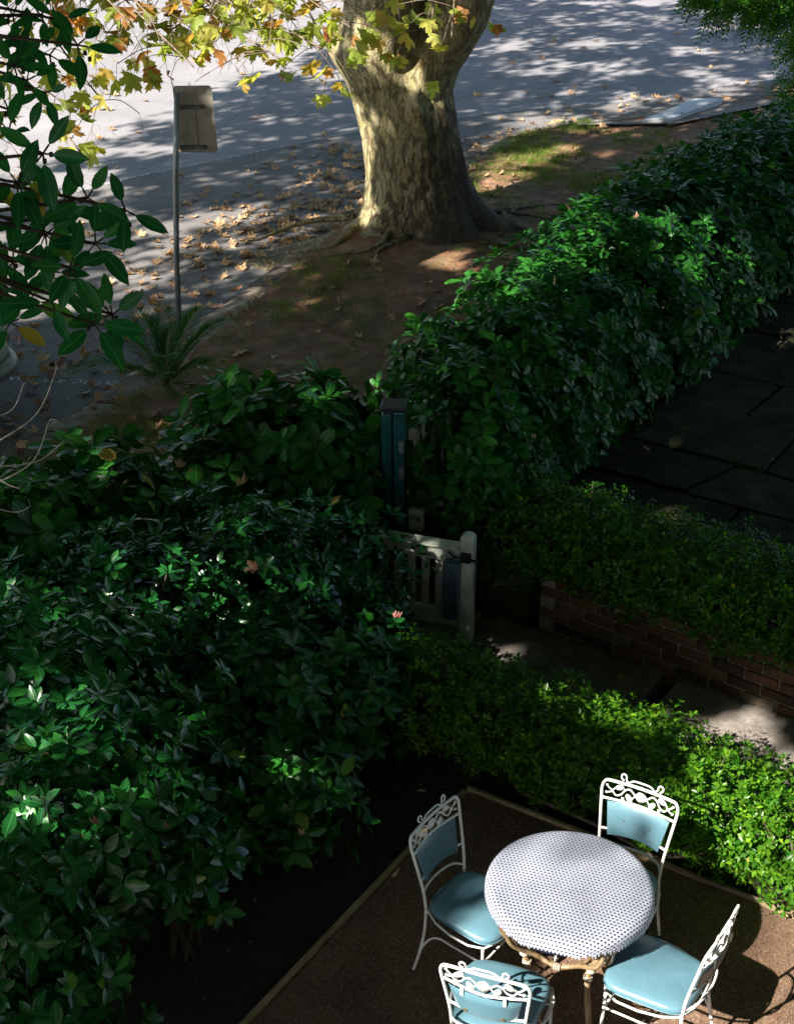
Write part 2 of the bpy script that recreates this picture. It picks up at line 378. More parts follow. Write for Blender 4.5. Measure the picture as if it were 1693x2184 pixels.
T_BLADE = leaf_template(0.05, 0.1, 0.35, (0.5,), (0.8,))

def leaves_mesh(name, tmpl, mats, tones, mat, parent=None, kind='stuff'):
    """mats: (n,4,4) leaf matrices -> one mesh"""
    V, F, U = tmpl; n = len(mats); k = len(V)
    Vh = np.concatenate([V, np.ones((k, 1))], 1)
    P = np.einsum('nij,kj->nki', mats, Vh)[:, :, :3].reshape(-1, 3)
    fl = np.concatenate([np.array(f) for f in F]); ln = np.array([len(f) for f in F])
    L = (fl[None, :] + (np.arange(n) * k)[:, None]).ravel()
    LN = np.tile(ln, n); ST = np.concatenate([[0], np.cumsum(LN)[:-1]])
    me = bpy.data.meshes.new(name)
    me.vertices.add(n * k); me.vertices.foreach_set('co', P.ravel())
    me.loops.add(len(L)); me.loops.foreach_set('vertex_index', L.astype(np.int32))
    me.polygons.add(len(LN)); me.polygons.foreach_set('loop_start', ST.astype(np.int32)); me.polygons.foreach_set('loop_total', LN.astype(np.int32))
    me.polygons.foreach_set('use_smooth', np.ones(len(LN), bool))
    uvl = me.uv_layers.new(name='UVMap'); uvl.data.foreach_set('uv', np.tile(U[fl], (n, 1)).ravel())
    at = me.attributes.new('tone', 'FLOAT', 'POINT'); at.data.foreach_set('value', np.repeat(tones, k))
    me.update(); me.validate(); me.materials.append(mat)
    o = bpy.data.objects.new(name, me); COL.objects.link(o)
    if parent: o.parent = parent
    if kind: o['kind'] = kind
    return o

def norm(a): return a / np.maximum(np.linalg.norm(a, axis=-1, keepdims=True), 1e-9)

def frames(pos, xdir, up, size):
    """leaf matrices: X along the leaf, Z near 'up'"""
    x = norm(xdir); y = norm(np.cross(up, x)); z = np.cross(x, y)
    m = np.zeros((len(pos), 4, 4)); s = size[:, None]
    m[:, :3, 0] = x * s; m[:, :3, 1] = y * s; m[:, :3, 2] = z * s; m[:, :3, 3] = pos; m[:, 3, 3] = 1
    return m

def rosettes(pts, axes, per, size, spread=(15, 60), jitter=0.015, svar=0.3):
    """whorls of leaves at twig tips"""
    n = len(pts); axes = norm(axes)
    ref = np.where(np.abs(axes[:, 2:3]) < 0.9, np.array([[0, 0, 1.0]]), np.array([[1.0, 0, 0]]))
    u = norm(np.cross(axes, ref)); w = np.cross(axes, u)
    ms = []; ph0 = rng.uniform(0, 2 * math.pi, n); sc_ = rng.uniform(0.8, 1.2, n)
    for k in range(per):
        ph = ph0 + 2 * math.pi * k / per * 1.0 + rng.normal(0, 0.25, n)
        el = np.radians(rng.uniform(spread[0], spread[1], n)) * (1 if k % 2 else 0.7)
        d = (u * np.cos(ph)[:, None] + w * np.sin(ph)[:, None]) * np.cos(el)[:, None] + axes * np.sin(el)[:, None]
        p = pts + axes * rng.uniform(-2, 1, n)[:, None] * jitter + d * size * 0.08
        ms.append(frames(p, d, axes + rng.normal(0, 0.15, (n, 3)), size * sc_ * rng.uniform(1 - svar, 1 + svar * 0.5, n)))
    return np.concatenate(ms)

def blob_points(blobs, density, depth=0.25, low=-9.0, seed=3, lump=0.10):
    """points near the skin of a union of ellipsoids; returns pts, outward axes, depth"""
    r = np.random.default_rng(seed); P = []; A = []; D = []
    for bi, (c, ra) in enumerate(blobs):
        c = np.array(c, float); ra = np.array(ra, float)
        area = 4 * math.pi * ((ra[0] * ra[1]) ** 1.6 / 3 + (ra[0] * ra[2]) ** 1.6 / 3 + (ra[1] * ra[2]) ** 1.6 / 3) ** (1 / 1.6)
        n = int(area * density); d = norm(r.normal(size=(n, 3)))
        dep = r.uniform(0, 1, n) ** 1.5 * depth
        lm = np.array([mnoise.noise(Vector((float(q[0] * 2.3 + bi * 3), float(q[1] * 2.3), float(q[2] * 2.3)))) for q in d]) * lump * 2
        lm += np.array([mnoise.noise(Vector((float(q[0] * 7 + bi * 3), float(q[1] * 7), float(q[2] * 7)))) for q in d]) * lump
        p = c + d * ra * (1 + lm)[:, None]; nn = norm(d / ra); p = p - nn * dep[:, None]
        P.append(p); A.append(nn); D.append(dep)
    P = np.concatenate(P); A = np.concatenate(A); D = np.concatenate(D)
    idx = np.concatenate([[i] * int(len_) for i, len_ in enumerate([0] * 0)]) if False else None
    keep = P[:, 2] > low
    # drop what is buried in another blob
    k0 = 0
    for bi, (c, ra) in enumerate(blobs):
        q = (P - np.array(c)) / (np.array(ra) - depth * 0.9).clip(0.05)
        keep &= ~((q ** 2).sum(1) < 0.80)
    return P[keep], A[keep], D[keep]

CAMP = np.array([0, 0, 5.8])
def leafy(name, tmpl_key, template, blobs, density, per, size, parent, singles=300, depth=0.25, low=0.02, seed=3, up=0.55, spread=(10, 50), lump=0.10, tone_shift=0.0, thin=1.0):
    P, A, D = blob_points(blobs, density, depth, low, seed, lump)
    ax = norm(A + np.array([0, 0, up]) + rng.normal(0, 0.25, A.shape))
    ms = rosettes(P, ax, per, size, spread)
    dd = np.tile(D, per); nn = np.tile(A, (per, 1))
    if thin < 1.0:
        k_ = rng.uniform(0, 1, len(ms)) < thin; ms = ms[k_]; dd = dd[k_]; nn = nn[k_]
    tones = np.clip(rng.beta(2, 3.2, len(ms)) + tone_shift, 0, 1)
    pos = ms[:, :3, 3]
    # the leaves that show largest become parts of their own
    to = CAMP - pos; dist = np.linalg.norm(to, axis=1); fac = (norm(to) * nn).sum(1)
    sz = np.linalg.norm(ms[:, :3, 0], axis=1)
    # inside the picture?
    cp, sp_ = math.cos(R(29)), math.sin(R(29))
    yy = pos[:, 1]; zz = pos[:, 2] - 5.8; dep = yy * cp - zz * sp_; upc = yy * sp_ + zz * cp
    vis = (np.abs(pos[:, 0] / dep) < 0.26) & (np.abs(upc / dep) < 0.335)
    score = sz / dist * np.where(fac > 0.25, 1, 0.2) * np.where(dd < depth * 0.12, 1, 0.3) * np.where(vis, 1, 0.01) * rng.uniform(0.7, 1, len(ms))
    order = np.argsort(-score); pick = order[:singles]; rest = order[singles:]
    leaves_mesh('foliage', template, ms[rest], tones[rest], M['leaf_' + tmpl_key], parent)
    V, F, U = template
    if singles:
        me = bpy.data.meshes.new('leaf'); me.from_pydata([tuple(v) for v in V], [], F)
        uvl = me.uv_layers.new(name='UVMap')
        for li, l in enumerate(me.loops): uvl.data[li].uv = U[l.vertex_index]
        me.polygons.foreach_set('use_smooth', [True] * len(F)); me.materials.append(M['leaf1_' + tmpl_key])
        for i in pick:
            o = bpy.data.objects.new('leaf', me); COL.objects.link(o); o.parent = parent; o.matrix_local = Matrix(ms[i].tolist())
    return P, A

def stems(parent, roots, P, count, r0=0.014, mat='dark_branch', name='branch', seed=1):
    r = random.Random(seed); mb = MB()
    for i in range(count):
        tgt = Vector(P[r.randrange(len(P))]); root = Vector(min(roots, key=lambda q: (Vector(q) - tgt).length))
        root = root + Vector((r.uniform(-.08, .08), r.uniform(-.08, .08), 0))
        m1 = root.lerp(tgt, 0.4) + Vector((r.uniform(-.1, .1), r.uniform(-.1, .1), 0.12))
        pts = smooth_path([root, m1, tgt], 4); k = len(pts)
        mb.tube(pts, [r0 * (1 - 0.75 * j / k) for j in range(k)], 5)
    return tag(mb.build(name, M[mat], parent, True), kind='stuff')

# maple (plane tree) leaf
def maple_mesh(name, mat, curl, seed, stalk=True):
    r = random.Random(seed)
    lobes = [(90, 1.0), (38, 0.86), (142, 0.86), (-12, 0.58), (192, 0.58)]
    out = []
    order = sorted(lobes, key=lambda l: l[0])
    base = (-90, 0.16)
    seq = []
    for i, (a, L) in enumerate(order):
        seq += [(a - 19, L * 0.62), (a - 15, L * 0.80), (a - 7, L * 0.76), (a, L * r.uniform(.92, 1.04)), (a + 7, L * 0.76), (a + 15, L * 0.80), (a + 19, L * 0.62)]
        if i < 4: seq.append(((a + order[i + 1][0]) / 2, 0.46))
    seq = [(-55, 0.22)] + seq + [(235, 0.22)]
    V = [(0, 0, 0)]; U = [(0.5, 0.5)]
    ph = r.uniform(0, 6.28)
    def zf(x, y):
        rr = math.hypot(x, y); an = math.atan2(y, x)
        return curl * (0.55 * rr * rr + 0.22 * rr * math.sin(2 * an + ph) + 0.12 * rr * math.sin(5 * an + ph))
    for a, L in seq:
        x = L * math.cos(R(a)); y = L * math.sin(R(a))
        for t in (0.5, 1.0):
            xx, yy = x * t, y * t; V.append((xx * 0.62, yy * 0.62, zf(xx, yy) * 0.62)); U.append((a / 52.0 + 0.3, t))
    n = len(seq); F = []
    for i in range(n):
        j = (i + 1) % n
        F.append((0, 1 + 2 * i, 1 + 2 * j)); F.append((1 + 2 * i, 2 + 2 * i, 2 + 2 * j, 1 + 2 * j))
    if stalk:
        k = len(V); q = 0.012
        V += [(-q, -0.02, 0), (q, -0.02, 0), (0, -0.55, 0.10 * curl + 0.03), (0, -0.02, q)]; U += [(0, 0)] * 4
        F += [(k, k + 1, k + 2), (k, k + 2, k + 3), (k + 1, k + 3, k + 2)]
    me = bpy.data.meshes.new(name); me.from_pydata(V, [], F)
    uvl = me.uv_layers.new(name='UVMap')
    for li, l in enumerate(me.loops): uvl.data[li].uv = U[l.vertex_index]
    me.polygons.foreach_set('use_smooth', [True] * len(F)); me.materials.append(mat); return me
DRY = [maple_mesh('dry_leaf', M['maple_dry'], c, i) for i, c in enumerate((0.5, 0.9, -0.7, 1.3, -1.1, 1.0))]
LIVE = [maple_mesh('plane_leaf', M['maple_live'], c, 20 + i, False) for i, c in enumerate((0.5, -0.5, 0.7, -0.7))]

# ================================================================== THE SETTING
def grid_ground(name, x0, x1, y0, y1, nx, ny, hf, mat, inside=None, kind='structure'):
    V = []; F = []; idx = {}
    for j in range(ny + 1):
        for i in range(nx + 1):
            x = x0 + (x1 - x0) * i / nx; y = y0 + (y1 - y0) * j / ny
            V.append((x, y, hf(x, y)))
    for j in range(ny):
        for i in range(nx):
            a = j * (nx + 1) + i
            if inside:
                cx = (V[a][0] + V[a + 1][0]) / 2; cy = (V[a][1] + V[a + nx + 1][1]) / 2
                if not inside(cx, cy): continue
            F.append((a, a + 1, a + nx + 2, a + nx + 1))
    mb = MB(); mb.v = V; mb.f = F
    return tag(mb.build(name, mat, None, True), kind=kind)

KERB = [(-6.2, 5.6), (-4.6, 9.2), (-3.42, 11.56), (-2.95, 12.32), (-2.48, 13.38), (-1.99, 14.73), (-1.32, 16.32), (-0.72, 17.6), (0.10, 19.3), (0.95, 20.9), (1.45, 21.75), (2.34, 22.45), (3.42, 22.75), (4.9, 23.85), (7.0, 24.9), (12, 27), (22, 31)]
KP = smooth_path([(x, y, 0) for x, y in KERB], 6)
def kerb_x(y):
    for a, b in zip(KP[:-1], KP[1:]):
        if a.y <= y <= b.y: return a.x + (b.x - a.x) * (y - a.y) / (b.y - a.y + 1e-9)
    return KP[0].x if y < KP[0].y else KP[-1].x
FD = Vector((0.53, 0.85, 0)); PN = Vector((0.85, -0.53, 0))   # along the fence / along the path
def off_fence(x, y): return (Vector((x, y - 9.3, 0))).dot(PN)

# asphalt sheet to the horizon
mb = MB(); mb.add([(-200, 2, -0.06), (200, 2, -0.06), (200, 320, -0.06), (-200, 320, -0.06)], [(0, 1, 2, 3)])
tag(mb.build('road', M['asphalt']), kind='structure')
mb = MB(); mb.add([(-60, -40, -0.14), (60, -40, -0.14), (60, 24, -0.14), (-60, 24, -0.14)], [(0, 1, 2, 3)])
tag(mb.build('ground', M['soil']), kind='structure')

def verge_h(x, y):
    d = math.hypot(x - 0.25, (y - 17.05))
    z = 0.02 * mnoise.noise(Vector((x * 1.3, y * 1.3, 0))) + 0.012 * mnoise.noise(Vector((x * 5, y * 5, 3))) + 0.02
    z += 0.26 * math.exp(-(d / 1.5) ** 2)
    e = x - kerb_x(y)
    z += 0.05 * min(1, max(0, e / 0.9)) - 0.02
    return z
V = []; F = []; NX, NY = 210, 300
for j in range(NY + 1):
    y = 5.5 + 22.0 * j / NY
    x0 = kerb_x(y) + 0.34 + 0.07 * mnoise.noise(Vector((0, y * 1.3, 1))) + 0.035 * mnoise.noise(Vector((0, y * 5, 1)))
    for i in range(NX + 1):
        t = i / NX; x = x0 + 12.5 * t ** 1.25
        V.append((x, y, verge_h(x, y) if i else -0.02))
for j in range(NY):
    for i in range(NX):
        a = j * (NX + 1) + i
        if off_fence(V[a][0], V[a][1]) < 0.35: F.append((a, a + 1, a + NX + 2, a + NX + 1))
mb = MB(); mb.v = V; mb.f = F; tag(mb.build('verge', M['dirt'], None, True), kind='structure')
def soil_h(x, y): return -0.03 + 0.03 * mnoise.noise(Vector((x * 1.6, y * 1.6, 0))) + 0.015 * mnoise.noise(Vector((x * 7, y * 7, 5)))
grid_ground('garden_bed', -3.6, 6.0, 2.5, 10.4, 150, 120, soil_h, M['soil'], lambda x, y: off_fence(x, y) > -0.15)

mb = MB(); rv = random.Random(6)
for k in range(260):
    x = rv.uniform(-1.8, 2.6); y = rv.uniform(4.2, 8); s_ = rv.uniform(.004, .014)
    mb.box((x, y, soil_h(x, y) + s_ * .3), (s_ * 1.4, s_, s_ * .8), rv.uniform(0, 3))
o = mb.build('pebbles', None); tag(o, 'scattered pale pebbles on the black soil of the garden bed', 'pebbles', None, 'stuff'); PEB = o
# kerb: stones one by one
kerb = empty('kerb', (0, 0, 0), kind='structure')
dist = 0; acc = []; L = [0]
for a, b in zip(KP[:-1], KP[1:]): L.append(L[-1] + (b - a).length)
def kp_at(s):
    for i in range(len(KP) - 1):
        if L[i] <= s <= L[i + 1]: return KP[i].lerp(KP[i + 1], (s - L[i]) / (L[i + 1] - L[i] + 1e-9))
    return KP[-1]
s = 0.0
rk = random.Random(5)
while s < L[-1] - 8:
    ln = rk.uniform(0.55, 1.0)
    a = kp_at(s + 0.018); b = kp_at(s + ln - 0.018); d = (b - a).normalized(); nrm = Vector((d.y, -d.x, 0))
    w = 0.40 + rk.uniform(-.03, .04); zt = 0.025 + rk.uniform(-.018, .018)
    mb = MB(); pts = []
    for t in (0, 0.33, 0.66, 1):
        for e in (0, 0.5, 1):
            p = a.lerp(b, t) + nrm * (w * e + (rk.uniform(-.014, .014)))
            pts.append((p.x, p.y, zt + (-.035 if e == 0 else 0) + rk.uniform(-.006, .006)))
    F = []
    for i in range(3):
        for j in range(2):
            q = i * 3 + j; F.append((q, q + 1, q + 4, q + 3))
    lowp = [(p[0], p[1], -0.12) for p in pts]
    F2 = [(0, 3, 15, 12), (3, 6, 18, 15), (6, 9, 21, 18), (2, 14, 17, 5), (5, 17, 20, 8), (8, 20, 23, 11), (0, 12, 13, 1), (1, 13, 14, 2), (9, 10, 22, 21), (10, 11, 23, 22)]
    mb.add(pts + lowp, F + F2); mb.build('kerb_stone', M['kerb'], kerb, False, 0.006)
    s += ln
mb = MB()
for i in range(0, len(KP) - 1):
    a, b = KP[i], KP[i + 1]; d = (b - a).normalized(); nn_ = Vector((d.y, -d.x, 0))
    mb.add([a + nn_ * -.02 + Vector((0, 0, -.045)), b + nn_ * -.02 + Vector((0, 0, -.045)), b + nn_ * .36 + Vector((0, 0, 0.0)), a + nn_ * .36 + Vector((0, 0, 0.0))], [(0, 1, 2, 3)])
mb.build('kerb_bedding', M['dirt'], kerb)

mb = MB()
for i in range(0, len(KP) - 1):
    a, b = KP[i], KP[i + 1]; d = (b - a).normalized(); nn_ = Vector((d.y, -d.x, 0)); w0 = .05 + .03 * mnoise.noise(a * 1.7); w1 = .05 + .03 * mnoise.noise(b * 1.7)
    mb.add([a - nn_ * w0 + Vector((0, 0, -.056)), b - nn_ * w1 + Vector((0, 0, -.056)), b + nn_ * .03 + Vector((0, 0, -.05)), a + nn_ * .03 + Vector((0, 0, -.05))], [(0, 1, 2, 3)])
mb.build('gutter_silt', M['soil'], kerb)
# darker asphalt of the parking bay
PL = smooth_path([(x, y, 0) for x, y in ((-9.0, 13.6), (-6.5, 16.6), (-3.89, 19.53), (-2.4, 20.77), (-0.6, 22.2), (1.18, 23.15), (2.6, 23.75), (4.06, 24.2), (6.5, 25.6), (11, 28))], 6)
def pl_near(t): return PL[min(len(PL) - 1, int(t * (len(PL) - 1)))]
mb = MB(); kk = [kp_at(2 + t * (L[-1] - 14)) for t in np.linspace(0, 1, 60)]
for i in range(59):
    a, b = kk[i], kk[i + 1]; c = min(PL, key=lambda q: (q - b).length); d = min(PL, key=lambda q: (q - a).length)
    mb.add([(a.x, a.y, -.0565), (b.x, b.y, -.0565), (c.x, c.y, -.0565), (d.x, d.y, -.0565)], [(0, 1, 2, 3)])
tag(mb.build('parking_bay', M['asphalt_bay']), kind='structure')
# painted lines on the road
def stripe(name, pts, w, z, mat):
    mb = MB(); P = smooth_path([(x, y, z) for x, y in pts], 5)
    for a, b in zip(P[:-1], P[1:]):
        d = (b - a).normalized(); q = Vector((-d.y, d.x, 0)) * w / 2
        mb.add([a - q, b - q, b + q, a + q], [(0, 1, 2, 3)])
    return tag(mb.build(name, mat), kind='structure')
stripe('parking_line', [(-6.5, 16.6), (-3.89, 19.53), (-2.4, 20.77), (-0.6, 22.2), (1.18, 23.15), (2.6, 23.75), (4.06, 24.2)], 0.06, -0.052, M['paint'])
stripe('bay_line', [(-6.0, 13.55), (-3.73, 13.21), (-2.56, 13.08)], 0.09, -0.052, M['paint'])
stripe('centre_line', [(-7.4, 26.0), (-5.11, 28.85), (-4.18, 30.31), (-2.6, 32.5), (1, 37)], 0.08, -0.052, M['paint'])

# driveway crossing at the far end of the verge
mb = MB(); mb.add([(2.6, 22.05, 0.085), (4.1, 22.1, 0.09), (6.4, 23.7, 0.09), (4.9, 24.0, -0.01), (3.0, 22.75, 0.01)], [(0, 1, 2, 3, 4)])
dr = empty('driveway', kind='structure'); mb.build('ramp_slab', M['concrete'], dr)
mb = MB()
mb.add([(3.62, 22.2, 0.12), (4.05, 22.26, 0.12), (5.05, 23.50, 0.12), (4.62, 23.52, 0.12), (3.62, 22.2, 0.02), (4.05, 22.26, 0.02), (5.05, 23.50, 0.02), (4.62, 23.52, 0.02)], [(0, 1, 2, 3), (0, 4, 5, 1), (1, 5, 6, 2), (2, 6, 7, 3), (3, 7, 4, 0)])
mb.build('painted_edge', M['solid_paint'], dr)

# footpath slabs in the garden
path = empty('garden_path', kind='structure')
u = Vector((0.84, -0.545, 0)); v = Vector((0.545, 0.84, 0))
o0 = Vector((0.15, 9.02, 0))
WALL_A = Vector((0.98, 8.74, 0)); WD = Vector((0.815, -0.58, 0)).normalized(); WN = Vector((-WD.y, WD.x, 0))
def slab(s0, s1, w0, w1, z0, z1, name='slab'):
    mb = MB(); pts = []
    for s_, z in ((s0, z0), (s1, z1)):
        for w in (w0, w1):
            p = WALL_A + WD * s_ - WN * w; pts.append((p.x, p.y, z))
    pts = [pts[0], pts[1], pts[3], pts[2]]
    mb.add(pts + [(p[0], p[1], p[2] - 0.09) for p in pts], [(3, 2, 1, 0), (0, 1, 5, 4), (1, 2, 6, 5), (2, 3, 7, 6), (3, 0, 4, 7), (4, 5, 6, 7)])
    return mb.build(name, M['concrete'], path, False, 0.008)
slab(-1.3, -0.42, 0.03, 1.15, 0.012, 0.008)
slab(-0.40, 0.98, 0.0, 1.12, 0.006, 0.045)
slab(1.075, 2.5, 0.0, 1.12, 0.035, 0.085)
slab(2.52, 4.2, 0.0, 1.12, 0.09, 0.12)

# upper terrace with flagstones
TZ = 0.46
mb = MB()
q = [WALL_A + WN * 0.06 - WD * 0.1, WALL_A + WN * 0.06 + WD * 8, WALL_A + WN * 16 + WD * 14, WALL_A + WN * 16 + WD * 1.4 ]
q = [Vector((0.65, 9.1, 0)), WALL_A + WD * 8 + WN * .12, Vector((16, 10, 0)), Vector((14, 26, 0)), Vector((6.9, 20, 0)), Vector((4.2, 15.2, 0)), Vector((2.4, 12.3, 0))]
q = [Vector((0.62, 9.12, 0)), WALL_A + WN * .12, WALL_A + WD * 8 + WN * .12, Vector((16, 10, 0)), Vector((14, 26, 0)), Vector((8.0, 21.5, 0)), Vector((2.9, 12.95, 0))]
k = len(q); mb.add([(p.x, p.y, TZ - 0.05) for p in q] + [(p.x, p.y, -0.1) for p in q], [tuple(range(k))] + [(i, i + k, (i + 1) % k + k, (i + 1) % k) for i in range(k)])
tag(mb.build('terrace', M['soil']), kind='structure')
pav = empty('terrace_paving', kind='structure')
def flag(poly, z, seed):
    r = random.Random(seed); out = []
    c = sum((Vector((x, y, 0)) for x, y in poly), Vector()) / len(poly)
    for i in range(len(poly)):
        a = Vector((*poly[i], 0)); b = Vector((*poly[(i + 1) % len(poly)], 0))
        for t in (0.04, 0.35, 0.65, 0.96):
            p = a.lerp(b, t); p = c + (p - c) * (1 - 0.018 / max(.1, (p - c).length))
            out.append((p.x + r.uniform(-.008, .008), p.y + r.uniform(-.008, .008)))
    n = len(out); tx, ty = r.uniform(-.012, .012), r.uniform(-.012, .012)
    top = [(x, y, z + (x - c.x) * tx + (y - c.y) * ty) for x, y in out]; bot = [(x, y, z - 0.09) for x, y in out]
    mb = MB(); mb.add(top + bot, [tuple(range(n))] + [(i, i + n, (i + 1) % n + n, (i + 1) % n) for i in range(n)])
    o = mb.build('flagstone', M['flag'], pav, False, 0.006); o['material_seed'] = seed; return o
def fw(a, b): # terrace grid: a along path direction, b along fence direction
    p = Vector((0.75, 9.15, 0)) + PN * a + FD * b; return (p.x, p.y)
rows = [0, 0.62, 1.42, 2.05, 2.95, 3.7, 4.75, 5.6, 6.6, 7.5, 8.6, 9.6]
rf = random.Random(12)
def jx(a, b): return 0.16 * mnoise.noise(Vector((a * 3.1, b * 3.1, 2)))
for j in range(len(rows) - 1):
    a = -0.1 - rf.uniform(0, .4)
    while a < 4.6:
        w = rf.uniform(0.75, 1.5); b0, b1 = rows[j], rows[j + 1]
        if a > 2.3: b0 += 0.22; b1 += 0.22
        if a + w > 0.15: flag([fw(a + jx(a, b0), b0), fw(a + w + jx(a + w, b0), b0), fw(a + w + jx(a + w, b1), b1), fw(a + jx(a, b1), b1)], TZ + rf.uniform(-.012, .014), int(rf.random() * 1e6))
        a += w

# brick retaining wall (each brick a part)
wall = empty('brick_wall', tuple(WALL_A), math.atan2(WD.y, WD.x), 'low old brick retaining wall between garden path and box hedge', 'wall')
mb = MB(); mb.box((1.75, 0.055, 0.19), (3.5, 0.085, 0.52)); mb.build('mortar_core', M['mortar'], wall)
rb = random.Random(3)
bm_var = []
for k in range(4):
    mb = MB(); mb.box((0, 0, 0), (0.222, 0.105, 0.074))
    vv = [(x + rb.uniform(-.004, .004), y + rb.uniform(-.004, .004), z + rb.uniform(-.003, .003)) for x, y, z in mb.v]; mb.v = vv
    o = mb.build('brick', M['brick'], wall, False, 0.007); bm_var.append(o)
first = True
for c in range(6):
    z = 0.0 - 0.035 + c * 0.086; x = 0.111 - (0.116 if c % 2 else 0)
    while x < 3.5:
        if x > 0.02 or c % 2 == 0:
            src = bm_var[rb.randrange(4)]
            if bm_var and not hasattr(src, '_u'): o = src.copy(); COL.objects.link(o)
            o.parent = wall; ln = 1.0
            if x < 0.1: ln = 0.5; x0 = 0.055
            else: x0 = x
            o.location = (x0, 0.05 + rb.uniform(-.004, .004), z + 0.037); o.rotation_euler = (rb.uniform(-.02, .02), rb.uniform(-.012, .012), rb.uniform(-.02, .02)); o.scale = (ln, 1, 1)
        x += 0.233
for o in bm_var: bpy.data.objects.remove(o)

# mossy stone blocks between gate and brick wall
blk = empty('stone_retaining_wall', (0.0, 9.28, 0), 0, 'green mossy stone block wall right behind the open gate', 'wall')
A0 = Vector((0.02, 9.36, 0)); B0 = Vector((0.97, 8.80, 0)); dv = (B0 - A0).normalized(); az = math.atan2(dv.y, dv.x)
for c, (z0, z1) in enumerate(((-0.05, 0.25), (0.262, 0.46))):
    for k, (s0, s1) in enumerate(((0, 0.52), (0.53, 1.10)) if c == 0 else ((0, 0.30), (0.31, 0.80), (0.81, 1.10))):
        p = A0 + dv * (s0 + s1) / 2; mb = MB(); mb.box((p.x, p.y - 9.28 + 0.08, (z0 + z1) / 2), (s1 - s0 - 0.01, 0.18, z1 - z0), az)
        mb.build('stone_block', M['mossblock'], blk, False, 0.012)

# patio: gravel and timber edging
pat = empty('patio', kind='structure')
C0 = Vector((0.43, 7.01, 0)); e1 = Vector((0.851, -0.525, 0)); e2 = Vector((-0.547, -0.837, 0))
def pquad(s0, s1, t0, t1, z):
    return [(*(C0 + e1 * a + e2 * b).xy, z) for a, b in ((s0, t0), (s1, t0), (s1, t1), (s0, t1))]
nx, ny = 70, 70; V = []; F = []
for j in range(ny + 1):
    for i in range(nx + 1):
        p = C0 + e1 * (i / nx * 4.2) + e2 * (j / ny * 4.6)
        V.append((p.x, p.y, 0.0 + 0.006 * mnoise.noise(Vector((p.x * 3, p.y * 3, 0)))))
for j in range(ny):
    for i in range(nx):
        a = j * (nx + 1) + i; F.append((a, a + nx + 1, a + nx + 2, a + 1))
mb = MB(); mb.v = V; mb.f = F; mb.build('gravel_bed', M['grit'], pat, True)
for (a, b, ln, ed) in ((C0 - e1 * 0.028, e2, 4.6, -e1), (C0 - e2 * 0.028 - e1 * 0.03, e1, 4.3, -e2)):
    s = 0
    while s < ln:
        l2 = min(2.3, ln - s); c = a + b * (s + l2 / 2)
        mb = MB(); mb.box((c.x, c.y, -0.035), (l2 - 0.004, 0.028, 0.11), math.atan2(b.y, b.x)); mb.build('edging_board', M['edging'], pat, False, 0.004); s += l2
# loose grit
n = 12000; s_ = rng.uniform(0.03, 3.0, n); t_ = rng.uniform(0.03, 3.2, n)
pos = np.array(C0)[None] + np.array(e1)[None] * s_[:, None] + np.array(e2)[None] * t_[:, None]; pos[:, 2] = 0.003
ms = frames(pos, rng.normal(size=(n, 3)), rng.normal(size=(n, 3)), rng.uniform(0.0025, 0.006, n))
OCT = (np.array([(1, 0, 0), (-1, 0, 0), (0, 1, 0), (0, -.8, 0), (0, 0, .7), (0, 0, -.7)], float), [(0, 2, 4), (2, 1, 4), (1, 3, 4), (3, 0, 4), (2, 0, 5), (1, 2, 5), (3, 1, 5), (0, 3, 5)], np.zeros((6, 2)))
leaves_mesh('loose_grit', OCT, ms, rng.uniform(0, 1, n), M['grit_stone'], pat)

# grass tufts on the verge
def grass_ok(x, y):
    if not (x > kerb_x(y) + 0.32 and off_fence(x, y) < -0.1): return 0
    g = mnoise.noise(Vector((x * 0.9 + 4, y * 0.9, 0))) + 0.5 * mnoise.noise(Vector((x * 3, y * 3, 7)))
    w = 0.05 + 0.25 * max(0, g)
    if y > 18.3 and x > 0.9: w = 0.35 + 1.3 * g
    if y > 21.8 and x > 2.9: w = 0
    if x - kerb_x(y) < 1.2 and y < 16.0: w = max(w, 0.25 + g)
    if y < 13.3 and x < -1.3: w = max(w, 0.3 + g)
    return w
gp = []
rg = random.Random(8)
while len(gp) < 4800:
    x = rg.uniform(-4, 7); y = rg.uniform(10, 24)
    if rg.random() < grass_ok(x, y) and math.hypot(x - .25, y - 17) > 0.95: gp.append((x, y, verge_h(x, y)))
gp = np.array(gp); per = 9
pos = np.repeat(gp, per, 0) + rng.normal(0, 0.028, (len(gp) * per, 3)) * np.array([1, 1, 0])
up = norm(rng.normal(0, 0.55, (len(pos), 3)) * np.array([1, 1, 0]) + np.array([0, 0, 1.0]))
ms = frames(pos, up, rng.normal(size=(len(pos), 3)), rng.uniform(0.035, 0.085, len(pos)))
o = leaves_mesh('grass', leaf_template(0.10, 0.1, 0.35, (0.5,), (0.8,)), ms, rng.uniform(0, 1, len(pos)), M['grass']); tag(o, 'thin green grass growing on the dirt verge around the tree', 'grass')

# small sticks, bark flakes and pebbles on the verge
rv = random.Random(44); mb = MB(); k = 0
while k < 900:
    x = rv.uniform(-4, 4); y = rv.uniform(10.5, 20)
    if x < kerb_x(y) + .35 or off_fence(x, y) > -.2: continue
    k += 1; z = verge_h(x, y) + .006; a = rv.uniform(0, 3.14)
    if k % 4 == 0:
        l = rv.uniform(.03, .16); mb.tube([(x, y, z), (x + l * .5 * math.cos(a), y + l * .5 * math.sin(a), z + .006), (x + l * math.cos(a + .3), y + l * math.sin(a + .3), z)], .003, 4)
    else:
        s_ = rv.uniform(.006, .022); mb.box((x, y, z), (s_ * 1.5, s_, s_ * .5), a)
tag(mb.build('verge_litter', M['twig'], None), 'small sticks, bark flakes and pebbles on the brown dirt', 'litter', None, 'stuff')
